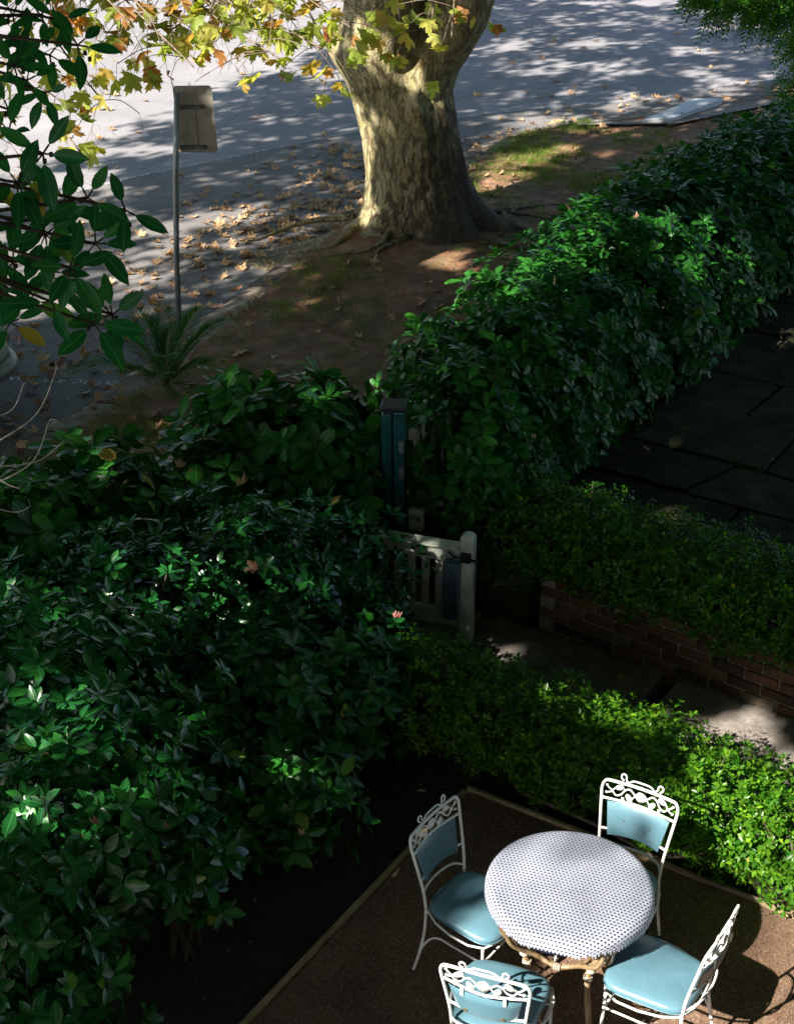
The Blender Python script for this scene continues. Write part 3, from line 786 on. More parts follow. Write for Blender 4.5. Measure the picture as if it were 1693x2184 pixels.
# ================================================================== PLANE TREE
TC = Vector((0.22, 17.1, 0))
plane = empty('plane_tree', tuple(TC), 0, 'huge plane tree with mottled peeling bark on the verge, autumn leaves', 'tree')
prof = [(-0.25, 1.7, 0.08), (0.0, 1.18, 0.12), (0.12, 0.98, 0.14), (0.28, 0.82, 0.13), (0.5, 0.69, 0.07), (0.75, 0.595, 0.03), (1.2, 0.565, -0.06), (1.75, 0.58, -0.17), (2.0, 0.64, -0.16), (2.25, 0.72, -0.09), (2.5, 0.80, -0.02), (2.8, 0.84, 0.04), (3.4, 0.80, 0.08)]
def pr(z):
    for a, b in zip(prof[:-1], prof[1:]):
        if a[0] <= z <= b[0]:
            t = (z - a[0]) / (b[0] - a[0]); t = t * t * (3 - 2 * t) if False else t; return a[1] + (b[1] - a[1]) * t, a[2] + (b[2] - a[2]) * t
    return prof[-1][1:]
nz, nt = 190, 180; V = []; F = []
for j in range(nz + 1):
    z = -0.2 + 3.5 * j / nz; r0, cx = pr(z)
    for i in range(nt):
        a = 2 * math.pi * i / nt; r = r0; low = max(0, 1 - z / 0.75)
        low2 = low ** 1.6
        r *= 1 + low2 * (0.16 * math.cos(5 * a + 0.6) + 0.10 * math.cos(9 * a + 2.0))
        r += 0.55 * max(0, 1 - z / 0.35) ** 2 * max(0, math.cos(a - R(200))) ** 10 + 0.5 * max(0, 1 - z / 0.3) ** 2 * max(0, math.cos(a - R(-15))) ** 8 + 0.4 * max(0, 1 - z / 0.3) ** 2 * max(0, math.cos(a - R(250))) ** 12
        # burl on the road side
        da = math.cos(a - R(190)); r += 0.17 * max(0, da) ** 4 * math.exp(-((z - 2.22) / 0.24) ** 2)
        # fork: groove facing the garden and a swelling either side
        g = max(0, min(1, (z - 1.85) / 0.7)); gr = math.exp(-((a - R(276)) / 0.26) ** 2); r *= 1 - 0.62 * g * gr
        r += 0.08 * g * (math.exp(-((a - R(310)) / 0.35) ** 2) + math.exp(-((a - R(235)) / 0.4) ** 2))
        # spout-shaped scar
        sc1 = math.exp(-(((a - R(284 - (z - 1.7) * 22)) / 0.13) ** 2)) * math.exp(-((z - 1.72) / 0.24) ** 2); r += 0.085 * sc1
        q = Vector((math.cos(a) * 1.3, math.sin(a) * 1.3, z * 0.55))
        r += 0.030 * mnoise.noise(q * 2.2) + 0.012 * mnoise.noise(q * 7) + 0.006 * mnoise.noise(Vector((q.x * 26, q.y * 26, z * 5)))
        V.append((cx + r * math.cos(a), r * 0.93 * math.sin(a), z))
for j in range(nz):
    for i in range(nt):
        i2 = (i + 1) % nt; F.append((j * nt + i, j * nt + i2, (j + 1) * nt + i2, (j + 1) * nt + i))
F.append(tuple(nz * nt + i for i in range(nt)))
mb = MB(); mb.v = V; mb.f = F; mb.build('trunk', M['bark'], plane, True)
def limb(pts, r0, r1, name='limb', n=14):
    P = smooth_path(pts, 6); k = len(P); mb = MB()
    mb.tube(P, [r0 + (r1 - r0) * (i / (k - 1)) ** 0.8 for i in range(k)], n); return mb.build(name, M['bark'], plane, True)
limb([(-.28, -.05, 3.0), (-.62, -.05, 3.8), (-1.5, -.6, 5.0), (-3.0, -1.6, 7.0), (-5.0, -2.6, 9.2)], 0.42, 0.10)
limb([(.32, -.05, 3.0), (.72, -.08, 3.8), (1.5, .3, 5.2), (2.6, 1.2, 7.5), (3.2, 2.0, 10)], 0.42, 0.08)
limb([(0, .25, 2.9), (.1, .8, 4.0), (-.6, 2.5, 6.5), (-1.5, 4.2, 9.5)], 0.36, 0.08)
limb([(-.3, -.2, 3.2), (-.9, -2.5, 5.2), (-1.6, -5, 6.4), (-2.2, -7, 6.7)], 0.20, 0.05)
mb = MB()
for k, (a, L_, r_) in enumerate(((204, .9, .07), (232, .8, .05), (-14, 1.7, .07), (262, .7, .045), (176, 1.2, .05), (-38, 1.3, .05), (20, 1.9, .045), (8, 1.4, .04))):
    P = []
    for t in np.linspace(0, 1, 9):
        rr = 0.75 + L_ * t; aa = R(a) + 0.25 * math.sin(3 * t + k)
        x, y = rr * math.cos(aa), rr * math.sin(aa) * 0.95
        P.append((x, y, verge_h(x + TC.x, y + TC.y) + 0.012 - 0.02 * t + 0.02 * math.sin(9 * t + k) * t))
    mb.tube(P, [r_ * (1 - .8 * t) for t in np.linspace(0, 1, 9)], 7)
tag(mb.build('surface_roots', M['bark'], plane, True), kind='stuff')

# autumn leaves on drooping twigs in front of the trunk
def place_leaf_obj(mesh, name, loc, rot, size, parent=None):
    o = bpy.data.objects.new(name, mesh); COL.objects.link(o)
    if parent: o.parent = parent; o.location = Vector(loc) - parent.location
    else: o.location = loc
    o.rotation_euler = rot; o.scale = (size,) * 3
    return o
rl = random.Random(21)
twmb = MB(); n_live = 0
def droop_spray(start, end, n_side, leaf=0.185, sag=0.25):
    """twig from start to end (world), with side twigs and hanging leaves"""
    global n_live
    s = Vector(start); e = Vector(end)
    m = s.lerp(e, 0.55) + Vector((rl.uniform(-.1, .1), rl.uniform(-.1, .1), -sag * rl.uniform(.3, 1)))
    P = smooth_path([s, m, e], 7); k = len(P)
    twmb.tube([p - TC for p in P], [0.010 * (1 - .7 * i / k) + 0.0015 for i in range(k)], 5)
    for j in range(n_side):
        t = rl.uniform(0.15, 1); b = P[int(t * (k - 1))]
        L_ = rl.uniform(.12, .45); d = Vector((rl.uniform(-1, 1), rl.uniform(-.8, .8), rl.uniform(-.55, .35))).normalized()
        tip = b + d * L_ + Vector((0, 0, -.06))
        Q = smooth_path([b, b.lerp(tip, .5) + Vector((0, 0, .04)), tip], 4)
        twmb.tube([p - TC for p in Q], 0.0028, 4)
        for q in range(rl.choice((1, 2, 2, 3))):
            p = tip + Vector((rl.uniform(-.06, .06), rl.uniform(-.06, .06), rl.uniform(-.12, -.04)))
            twmb.tube([Q[-1] - TC, p - TC], 0.0016, 3)
            if p.z < 3.62 and -1.75 < p.x < -1.0: continue
            # leaf hangs from its stalk: tip down, face roughly outward
            rot = Euler((R(rl.gauss(-62, 22)), R(rl.gauss(0, 22)), rl.uniform(-1.2, 1.2)))
            sz = leaf * rl.uniform(.62, 1.12)
            place_leaf_obj(LIVE[rl.randrange(4)], 'leaf', p + Vector((0, 0, -.02)), rot, sz, plane); n_live += 1
TW = [((-3.2, 12.0, 4.9), (-1.75, 9.2, 3.50), 11), ((-3.4, 11.5, 4.8), (-2.2, 9.0, 3.62), 9), ((-2.9, 12, 4.8), (-1.25, 9.4, 3.72), 12), ((-3.0, 12, 5.0), (-2.05, 9.4, 3.95), 9),
      ((-2.4, 12.5, 4.9), (-0.75, 9.8, 3.68), 12), ((-2.6, 12, 4.9), (-1.5, 9.6, 3.95), 11), ((-2.0, 12.5, 4.8), (-0.50, 10.2, 3.66), 10), ((-2.2, 12.5, 4.9), (-1.05, 10.0, 3.98), 11),
      ((-1.6, 13, 4.8), (-0.32, 10.6, 3.72), 9), ((-1.8, 13, 4.9), (-0.75, 10.4, 4.0), 9), ((-3.8, 11, 4.6), (-2.45, 8.6, 3.3), 7), ((-1.2, 13.5, 4.4), (-0.30, 11.0, 3.18), 2),
      ((0.1, 13.5, 4.7), (0.22, 10.2, 3.74), 5), ((0.4, 13.5, 4.7), (0.36, 10.2, 3.72), 4), ((0.0, 13.5, 4.8), (0.12, 10.3, 3.95), 4), ((-3.9, 10.6, 4.4), (-2.6, 8.2, 3.1), 5), ((-3.3, 11.6, 4.7), (-1.9, 9.0, 3.28), 3), ((-3.2, 12.0, 5.0), (-1.6, 9.3, 4.0), 9), ((-2.6, 12.0, 5.0), (-1.25, 9.6, 4.05), 9), ((-2.1, 12.5, 5.0), (-0.85, 9.9, 4.02), 9), ((-1.8, 13, 4.9), (-0.45, 10.2, 3.98), 8)]
for a, b, c in TW: droop_spray(a, b, int(c * 2.5))
twmb.build('twig', M['twig'], plane, True)

# ================================================================== SIGN
sign = empty('road_sign', (-2.2, 14.14, 0), 0, 'grey back of a road sign on a thin leaning pole beside the kerb', 'sign')
mb = MB(); top = Vector((0.155, -0.03, 2.44)); mb.tube([(0, 0, -0.1), (0.03, 0, .8), (0.08, -.01, 1.6), tuple(top)], 0.028, 12); mb.build('pole', M['galv'], sign, True)
# plate with rounded corners, seen from the back
def rrect(w, h, r, n=5):
    P = []
    for cx, cy, a0 in ((w / 2 - r, h / 2 - r, 0), (-w / 2 + r, h / 2 - r, 90), (-w / 2 + r, -h / 2 + r, 180), (w / 2 - r, -h / 2 + r, 270)):
        for k in range(n + 1): a = R(a0 + 90 * k / n); P.append((cx + r * math.cos(a), cy + r * math.sin(a)))
    return P
P = rrect(0.375, 0.63, 0.035); k = len(P); mb = MB()
Mp = Matrix.Rotation(R(-8), 3, 'Z') @ Matrix.Rotation(R(-2.5), 3, 'Y')
ctr = Vector((0.300, 0.045, 2.175))
fr = [Mp @ Vector((x, -0.0015, z)) + ctr for x, z in P]; bk = [Mp @ Vector((x, 0.0015, z)) + ctr for x, z in P]
mb.add(fr + bk, [tuple(range(k)), tuple(reversed(range(k, 2 * k)))] + [(i, i + k, (i + 1) % k + k, (i + 1) % k) for i in range(k)]); mb.build('plate', M['sign'], sign)
for zz, l in ((0.12, .27), (-0.26, .25)):
    mb = MB(); mb.box(Mp @ Vector((-0.05, -0.018, zz)) + ctr, (l, 0.03, 0.035), M=Mp); br = mb.build('bracket', M['old_steel'], sign, False, 0.003)
mb = MB(); mb.box(Mp @ Vector((0.0, -0.006, -0.07)) + ctr, (0.012, 0.008, 0.34), M=Mp); mb.build('stiffener', M['sign'], sign)
for x, z in ((-.16, .22), (-.16, .10), (.16, .24), (.02, .20)):
    mb = MB(); mb.tube([Mp @ Vector((x, -.008, z)) + ctr, Mp @ Vector((x, 0, z)) + ctr], 0.008, 8); mb.build('rivet', M['galv'], sign)

# ================================================================== GATE, POST, FENCES
post = empty('gate_post', (-0.02, 9.35, 0), 0, 'tall dark teal gate post half hidden by the left bush', 'post')
az = math.atan2(FD.y, FD.x)
def rot2(p, a): return (p[0] * math.cos(a) - p[1] * math.sin(a), p[0] * math.sin(a) + p[1] * math.cos(a), p[2])
pz = -0.12
mb = MB(); mb.box(rot2((-.045, 0, .70), pz), (0.075, 0.13, 1.42), pz); mb.build('shaft', M['teal_paint'], post, False, 0.008)
mb = MB(); mb.box(rot2((.042, -.012, .715), pz), (0.075, 0.15, 1.45), pz); mb.build('shaft', M['teal_paint'], post, False, 0.01)
mb = MB(); mb.box(rot2((.0, -.0, 1.455), pz), (0.18, 0.17, 0.03), pz); mb.build('cap', M['black_iron'], post, False, 0.008)
for z in (1.18, .98, .62):
    mb = MB(); mb.box(rot2((.06, -.089, z), pz), (0.035, 0.006, 0.09), pz); mb.build('hinge_plate', M['galv'], post, False, 0.002)

def picket(w=0.06, h=0.95, t=0.02, head=0.05, name='picket', mat='gate_paint', parent=None):
    P = [(-w / 2, 0), (w / 2, 0), (w / 2, h - head)] + [(w / 2 * math.cos(R(a)), h - head + head * math.sin(R(a))) for a in (30, 60, 90, 120, 150)] + [(-w / 2, h - head)]
    k = len(P); mb = MB(); mb.add([(x, -t / 2, z) for x, z in P] + [(x, t / 2, z) for x, z in P], [tuple(range(k)), tuple(reversed(range(k, 2 * k)))] + [(i, i + k, (i + 1) % k + k, (i + 1) % k) for i in range(k)])
    return mb.build(name, M[mat], parent)
def fence(name, a, b, label, cat, h=1.0, step=0.115):
    a = Vector(a); b = Vector(b); L_ = (b - a).length; az = math.atan2(b.y - a.y, b.x - a.x)
    f = empty(name, tuple(a), az, label, cat)
    for z in (0.22, h - 0.2):
        mb = MB(); mb.box((L_ / 2, 0.03, z), (L_, 0.035, 0.07)); mb.build('rail', M['gate_paint'], f, False, 0.004)
    p0 = picket(h=h, parent=f); p0.location = (0.04, 0, 0.03)
    n = int(L_ / step)
    for i in range(1, n):
        o = p0.copy(); COL.objects.link(o); o.parent = f; o.location = (0.04 + i * step, rb.uniform(-.002, .002), 0.03); o.rotation_euler = (0, rb.uniform(-.01, .01), 0)
    return f
fence('picket_fence', (0.12, 9.52, 0.28), (1.0, 10.95, 0.28), 'white picket fence behind the teal post, running into the tall hedge', 'fence', 1.05)
fence('picket_fence', (-0.22, 9.0, 0), (-2.9, 4.7, 0), 'pale picket fence glimpsed through the dark camellia bush', 'fence', 0.78)

# the open gate leaf
GA = Vector((-0.10, 8.80, 0)); GB = Vector((0.50, 8.60, 0)); gd = (GB - GA); gl = gd.length; gaz = math.atan2(gd.y, gd.x)
gate = empty('garden_gate', (GA.x - 0.02, GA.y, -0.04), gaz, 'cream wooden picket gate standing open with a lock box on its end', 'gate')
Z0, ZT = 0.12, 0.86
def gbox(name, c, s, mat='gate_paint', bev=0.004, parent=gate):
    mb = MB(); mb.box(c, s); return mb.build(name, M[mat], parent, False, bev)
gbox('top_rail', (gl / 2 - .03, 0, .735), (gl - .02, 0.045, 0.11))
mb = MB(); mb.add([(-.05, -.05, .790), (gl - .065, -.05, .790), (gl - .065, .045, .790), (-.05, .045, .790), (-.05, -.05, .802), (gl - .065, -.05, .802), (gl - .065, .03, .82), (-.05, .03, .82)], [(0, 3, 2, 1), (4, 5, 6, 7), (0, 1, 5, 4), (1, 2, 6, 5), (2, 3, 7, 6), (3, 0, 4, 7)])
mb.build('coping', M['gate_paint'], gate, False, 0.004)
gbox('bottom_rail', (gl / 2 - .03, 0, .235), (gl - .02, 0.045, 0.12))
# end stile with a rounded head
P = [(-.055, 0), (.04, 0), (.04, .815)] + [(-.0075 + .0475 * math.cos(R(a)), .815 + .035 * math.sin(R(a))) for a in (25, 50, 75, 105, 130, 155)] + [(-.055, .815)]
k = len(P); mb = MB(); X0 = gl
mb.add([(X0 + x * .55, -.055 * 1.0, z + .05) for x, z in []], [])
mb.add([(X0 + x, -.035, z + .06) for x, z in P] + [(X0 + x, .035, z + .06) for x, z in P], [tuple(range(k)), tuple(reversed(range(k, 2 * k)))] + [(i, i + k, (i + 1) % k + k, (i + 1) % k) for i in range(k)])
mb.build('end_stile', M['gate_paint'], gate, False, 0.004)
for i in range(5): gbox('picket', (0.035 + i * 0.098, 0.004, .485), (0.052, 0.02, .40), bev=.002)
# lock box
mb = MB(); mb.add([(gl - .155, -.036, .30), (gl - .045, -.036, .30), (gl - .045, -.105, .28), (gl - .155, -.105, .28), (gl - .15, -.036, .72), (gl - .04, -.036, .72), (gl - .04, -.085, .70), (gl - .15, -.085, .70), (gl - .05, -.115, .58), (gl - .15, -.115, .58)],
   [(0, 1, 2, 3), (4, 7, 6, 5), (0, 4, 5, 1), (3, 2, 8, 9), (9, 8, 6, 7), (1, 5, 6, 8, 2), (0, 3, 9, 7, 4)])
lb = mb.build('lock_box', M['slate_box'], gate, False, 0.004)
gbox('latch', (gl - .01, -.045, .745), (.07, .03, .07), 'black_iron'); 
mb = MB(); mb.tube([(gl - .01, -.055, .745), (gl - .09, -.065, .75), (gl - .13, -.06, .785)], 0.008, 8); mb.tube([(gl - .01, -.05, .735), (gl + .075, -.05, .735)], 0.011, 8); mb.build('latch_bar', M['black_iron'], gate, True)
gbox('strike_plate', (gl + .0565, 0, .55), (.004, .025, .10), 'black_iron', 0)

# conduit and switch block behind the post
cd = empty('power_switch', (0.14, 9.32, 0.45), 0, 'cream switch block with a grey conduit low beside the teal post', 'switch')
mb = MB(); mb.box((0, 0, .13), (.11, .05, .17), -.3); mb.build('block', M['gate_paint'], cd, False, .006)
mb = MB(); mb.tube([(.012, -.028, .14), (.012, -.034, .14)], 0.013, 10); mb.build('knob', M['black_iron'], cd)
mb = MB(); mb.tube(smooth_path([(0.02, .01, .05), (0.025, 0, -.06), (0.06, 0, -.11), (0.12, .05, -.08), (.32, .22, .03)], 5), 0.011, 8); mb.build('conduit', M['galv'], cd, True)

# ================================================================== SHRUBS
ALLB = []
def top_z(x, y):
    z = 0
    for c, ra in ALLB:
        q = 1 - ((x - c[0]) / ra[0]) ** 2 - ((y - c[1]) / ra[1]) ** 2
        if q > 0: z = max(z, c[2] + ra[2] * math.sqrt(q))
    return z
def shrub(name, label, cat, key, tmpl, blobs, density, per, size, roots, n_stems=40, group=None, **kw):
    t = empty(name, (0, 0, 0), 0, label, cat, group); ALLB.extend(blobs)
    P, A = leafy('foliage', key, tmpl, blobs, density, per, size, t, **kw)
    stems(t, roots, P, n_stems, seed=len(P) % 97)
    return t, P
# tall hedge right of the gate, growing over the fence
ctr = [(0.52, 9.75), (0.85, 10.6), (1.2, 11.45), (1.75, 12.5), (2.35, 13.5), (3.0, 14.5), (3.75, 15.5), (4.6, 16.6), (5.5, 17.8)]
blobs = []
for i, (x, y) in enumerate(ctr):
    w = 0.55 + 0.43 * min(1, i / 2.5); k = min(1, i / 3)
    blobs.append(((x + .10 * k, y - .02 * k, 0.84 + .09 * k), (w, w, 0.80 + .12 * k)))
blobs.append(((0.35, 10.5, 1.0), (0.45, 0.55, 0.6))); blobs.append(((0.7, 9.4, 0.8), (0.4, 0.4, 0.45)))
blobs.append(((4.9, 15.8, 0.9), (0.9, 0.9, 0.9)))
shrub('tall_hedge', 'tall dark glossy broadleaf hedge right of the gate, filling the upper right', 'hedge', 'hedge', T_BROAD, blobs, 85, 7, 0.112, [(x, y, 0) for x, y in ctr], 90, depth=0.3, seed=4, lump=0.11)

# broadleaf shrub along the outside of the fence, left
blobs = [((-1.12, 9.75, 0.80), (0.50, 0.42, 0.62)), ((-0.38, 9.95, 0.72), (0.36, 0.36, 0.52)), ((-0.72, 9.60, 0.74), (0.62, 0.60, 0.76)), ((-1.35, 9.1, 0.55), (0.6, 0.6, 0.65)), ((-1.95, 8.75, 0.7), (0.6, 0.6, 0.7)), ((-2.5, 8.3, 0.82), (0.65, 0.65, 0.7)), ((-0.46, 9.35, 0.95), (0.28, 0.30, 0.34)), ((-2.9, 7.4, .7), (.6, .6, .7))]
shrub('broadleaf_shrub', 'spreading shrub with large leaf whorls below the palm, left of the post', 'shrub', 'hedge', T_BROAD, blobs, 48, 7, 0.165, [(b[0][0], b[0][1], 0) for b in blobs], 50, depth=0.3, seed=6, lump=0.16)
# small-leaved camellia behind the gate, left
blobs = [((-0.38, 8.35, 0.55), (0.50, 0.5, 0.62)), ((-0.95, 8.0, 0.70), (0.62, 0.62, 0.72)), ((-1.55, 7.5, 0.75), (0.66, 0.66, 0.72)), ((-2.1, 6.9, 0.8), (0.6, 0.6, 0.75)), ((-0.12, 7.88, 0.36), (0.30, 0.32, 0.38))]
shrub('camellia_bush', 'dark small-leaved camellia bush crowding the left side of the gate', 'shrub', 'camellia', T_OVAL, blobs, 135, 6, 0.082, [(b[0][0], b[0][1], 0) for b in blobs], 60, depth=0.3, seed=9, lump=0.14)
# gardenia
blobs = [((-0.32, 7.35, 0.42), (0.42, 0.42, 0.50)), ((-0.80, 7.05, 0.55), (0.48, 0.46, 0.58)), ((-0.62, 6.55, 0.40), (0.40, 0.38, 0.42)), ((-1.1, 6.5, .5), (.4, .4, .5))]
shrub('gardenia_bush', 'deep green gardenia bush with ribbed leaves between camellia and box hedge', 'shrub', 'gardenia', T_OVAL, blobs, 100, 5, 0.108, [(b[0][0], b[0][1], 0) for b in blobs], 30, depth=0.28, seed=12, lump=0.16)
# big camellia lower left, with buds
blobs = [((-1.75, 6.35, 0.95), (0.66, 0.62, 0.70)), ((-1.45, 5.65, 0.95), (0.48, 0.55, 0.62)), ((-1.85, 5.1, 0.85), (0.6, 0.6, 0.65)), ((-1.10, 5.75, 0.70), (0.36, 0.34, 0.42)), ((-1.62, 4.75, .5), (.42, .42, .4))]
cam_t, P = shrub('camellia_tree', 'glossy camellia with pale buds filling the lower left corner', 'shrub', 'camellia', T_OVAL, blobs, 80, 6, 0.10, [(b[0][0], b[0][1], 0) for b in blobs], 60, depth=0.34, seed=15, lump=0.28, tone_shift=0.08)
ss = np.argsort(np.linalg.norm(P - CAMP, axis=1))[:700]; mb = MB()
for j in range(12):
    a = 2 * math.pi * j / 12
bud = MB(); rings = [(0, 0), (.45, .10), (.62, .35), (.5, .7), (.2, .95)]
for r_, z_ in rings: bud.v += [(r_ * math.cos(2 * math.pi * k / 8), r_ * math.sin(2 * math.pi * k / 8), z_ * 1.5) for k in range(8)]
bud.f = [(i * 8 + k, i * 8 + (k + 1) % 8, (i + 1) * 8 + (k + 1) % 8, (i + 1) * 8 + k) for i in range(4) for k in range(8)] + [tuple(range(32, 40))]
b0 = bud.build('bud', M['bud'], cam_t, True)
b0.location = P[ss[3]]; b0.scale = (.011,) * 3
for j in range(34):
    o = b0.copy(); COL.objects.link(o); o.parent = cam_t; o.location = Vector(P[ss[rl.randrange(700)]]) + Vector((0.01, -.01, .03)); o.rotation_euler = (rl.uniform(-.6, .6), rl.uniform(-.6, .6), 0)

# clipped box hedges
def hedge_blobs(a, b, w, z0, z1, step=0.35, seed=1):
    r = random.Random(seed); a = Vector(a); b = Vector(b); L_ = (b - a).length; n = int(L_ / step); out = []
    for i in range(n + 1):
        p = a.lerp(b, i / n); out.append(((p.x + r.uniform(-.03, .03), p.y + r.uniform(-.03, .03), (z0 + z1) / 2 + r.uniform(-.02, .02)), (w / 2 + r.uniform(-.03, .03), w / 2 + r.uniform(-.03, .03), (z1 - z0) / 2)))
    return out
bl = hedge_blobs((0.25, 7.50, 0), (3.1, 5.68, 0), 0.84, 0.0, 0.71)
shrub('box_hedge', 'low small-leaved hedge beside the patio, bright green where the sun hits', 'hedge', 'box', T_SMALL, bl, 560, 5, 0.038, [(b[0][0], b[0][1], 0) for b in bl], 60, depth=0.16, seed=21, lump=0.10, up=0.4, spread=(0, 60))
bl = hedge_blobs((0.98, 9.06, 0), (3.4, 7.38, 0), 0.86, 0.24, 1.04, seed=4)
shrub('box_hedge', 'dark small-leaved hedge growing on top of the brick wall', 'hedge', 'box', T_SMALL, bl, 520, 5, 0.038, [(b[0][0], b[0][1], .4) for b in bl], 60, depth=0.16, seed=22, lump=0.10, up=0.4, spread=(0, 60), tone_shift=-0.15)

# pepper tree with feathery leaves, top right
pep = empty('pepper_tree', (4.9, 16.6, 0.4), 0, 'feathery small-leaved tree hanging into the top right corner', 'tree')
LB = [((3.65, 15.0, 3.10), (0.45, .5, .26)), ((3.05, 14.8, 3.2), (0.30, .4, .16)), ((4.1, 15.2, 2.5), (0.24, .4, .34)), ((4.5, 15.6, 3.0), (.6, .7, .7)), ((3.5, 15.0, 3.35), (.6, .5, .3))]
P, A, D = blob_points(LB, 85, 0.35, 0.5, 31, 0.2)
ax = norm(A * 0.8 + np.array([-0.15, -0.1, -0.75]) + rng.normal(0, .35, A.shape))
ms = []; nl = 7
side = norm(np.cross(ax, rng.normal(size=ax.shape)))
for j in range(nl):
    for sgn in (-1, 1):
        p = P + ax * (0.030 * j + 0.02) + np.array([0, 0, -0.0016 * j * j])
        d = ax * 0.75 + side * sgn * 0.8
        ms.append(frames(p, d, np.cross(ax, side) + 0.001, np.full(len(P), 0.085 * (1 - 0.05 * j))))
ms = np.concatenate(ms); ms[:, :3, 3] -= np.array(pep.location)
leaves_mesh('crown_or_shade', T_LANCE, ms, rng.uniform(0, 1, len(ms)), M['leaf_pinnate'], pep)
mb = MB(); mb.tube(smooth_path([(0.2, 0.3, -.3), (.1, 0.2, 1.2), (-.2, -.2, 2.4), (-.9, -1.4, 3.0)], 5), [0.09] * 5 + [.07] * 5 + [.04] * 5 + [.02], 8)
for i in range(0, len(P), 14): mb.tube([(-.4, -.8, 2.6), Vector(P[i]) - pep.location], 0.006, 4)
mb.build('trunk', M['dark_branch'], pep, True)

# small palm at the foot of the sign
palm = empty('palm', (-2.10, 12.55, 0.05), 0, 'small feathery palm on the verge in front of the sign pole', 'palm')
rp = random.Random(4); palm.scale = (1.3, 1.3, 1.25)
for k, (a, L_, el) in enumerate(((165, 1.05, 58), (15, 1.0, 60), (40, .95, 68), (135, .95, 68), (195, 1.0, 38), (268, .75, 48), (300, .7, 25), (340, .6, 50), (95, .9, 75), (235, .7, 50), (60, .6, 82), (280, .8, 62))):
    P = []
    for t in np.linspace(0, 1, 12):
        e_ = R(el) ; x = L_ * t * math.cos(e_); z = 0.10 + L_ * t * math.sin(e_) - 0.55 * L_ * t * t * (0.5 + 0.5 * math.cos(e_))
        P.append(Vector((x * math.cos(R(a)), x * math.sin(R(a)), z)))
    P = P if False else P
    fr = empty('frond', (0, 0, 0)); fr.parent = palm
    mb = MB(); mb.tube(P, [0.007 * (1 - .8 * i / 12) + .001 for i in range(12)], 5); mb.build('rachis', M['petiole'], fr, True)
    pts = []; dr_ = []; ups = []; szs = []
    S = smooth_path(P, 5)
    for i in range(4, len(S) - 1):
        tdir = (S[i + 1] - S[i - 1]).normalized(); side = tdir.cross(Vector((0, 0, 1))).normalized(); t = i / len(S)
        for sg in (-1, 1):
            pts.append(S[i]); dr_.append(side * sg * .8 + tdir * .75 + Vector((0, 0, .28 + rp.uniform(-.1, .1)))); ups.append(Vector((0, 0, 1))); szs.append(0.20 * math.sin(math.pi * min(1, 0.25 + t * 0.72)) * rp.uniform(.85, 1.1))
    ms = frames(np.array(pts), np.array(dr_), np.array(ups) + rng.normal(0, .1, (len(ups), 3)), np.array(szs))
    o = leaves_mesh('leaflets', leaf_template(0.055, 0.3, 0.15, (0.4,), (1.0,)), ms, rng.uniform(0, 1, len(ms)), M['leaf_palm'], fr)

# bare pale twigs at the left edge
bt = empty('bare_shrub', (-2.9, 8.3, 1.2), 0, 'pale leafless twigs arching in from the left edge above the dirt', 'shrub')
rt = random.Random(2); mb = MB()
for (a, b, c) in (((-2.9, 8.3, 1.35), (-2.35, 8.0, 1.95), (-1.98, 8.1, 2.3)), ((-2.8, 8.2, 1.5), (-2.45, 8.0, 1.80), (-2.0, 8.1, 1.80)), ((-2.7, 8.1, 1.4), (-2.35, 8.0, 1.70), (-2.05, 8.0, 1.98)), ((-2.7, 8.2, 1.3), (-2.5, 8, 1.85), (-2.25, 7.9, 1.58)), ((-2.9, 8.2, 1.8), (-2.4, 8, 2.12), (-2.17, 8.0, 2.22)), ((-2.8, 8.2, 1.5), (-2.45, 7.9, 1.62), (-2.2, 7.9, 1.46))):
    Q = smooth_path([Vector(q) - Vector((-2.9, 8.3, 1.2)) for q in (a, (b[0] - .05, b[1], b[2] - .13), (b[0] * .4 + c[0] * .6, (b[1] + c[1]) / 2, (b[2] + c[2]) / 2 - .12), c)], 6); mb.tube(Q, [0.006 * (1 - .75 * i / len(Q)) + .001 for i in range(len(Q))], 5)
    for j in range(5):
        p = Q[rt.randrange(4, len(Q))]; mb.tube([p, p + Vector((rt.uniform(-.02, .07), rt.uniform(-.03, .03), rt.uniform(-.03, .06)))], 0.0015, 3)
mb.tube([(0, 0, -1.2), (.02, 0, -.5), (0, 0, 0.3)], 0.018, 6)
mb.build('branch', M['pale_twig'], bt, True)

# ================================================================== FIG TREE (branches reach in at the left; trunk unseen, shade leaves added outside the picture)
fig = empty('fig_tree', (-6.5, -3.5, 0), 0, 'large-leaved evergreen fig tree reaching in from the left edge', 'tree')
FL = Vector(fig.location)
mb = MB(); mb.tube([Vector(p) - FL for p in smooth_path([(-6.5, -3.5, -.1), (-6.4, -3.4, 2.5), (-6.0, -3.0, 5.5), (-5.2, -2.2, 8.5)], 5)], [0.45 - .018 * i for i in range(16)], 14); mb.build('trunk', M['dark_branch'], fig, True)
rfg = random.Random(31)
figtw = MB()
FIGM = []
for w_, fo_, dr_ in ((0.40, 0.16, 0.10), (0.44, 0.10, 0.24), (0.36, 0.22, 0.02), (0.42, 0.14, 0.32)):
    V_, F_, U_ = leaf_template(w_, fo_, dr_, (0.12, 0.32, 0.55, 0.8), (0.5, 0.9, 1.0, 0.66))
    fm = bpy.data.meshes.new('leaf'); fm.from_pydata([tuple(v) for v in V_], [], F_); uvl = fm.uv_layers.new(name='UVMap')
    for li, l in enumerate(fm.loops): uvl.data[li].uv = U_[l.vertex_index]
    fm.polygons.foreach_set('use_smooth', [True] * len(F_)); fm.materials.append(M['leaf1_fig']); FIGM.append(fm)
nfig = 0
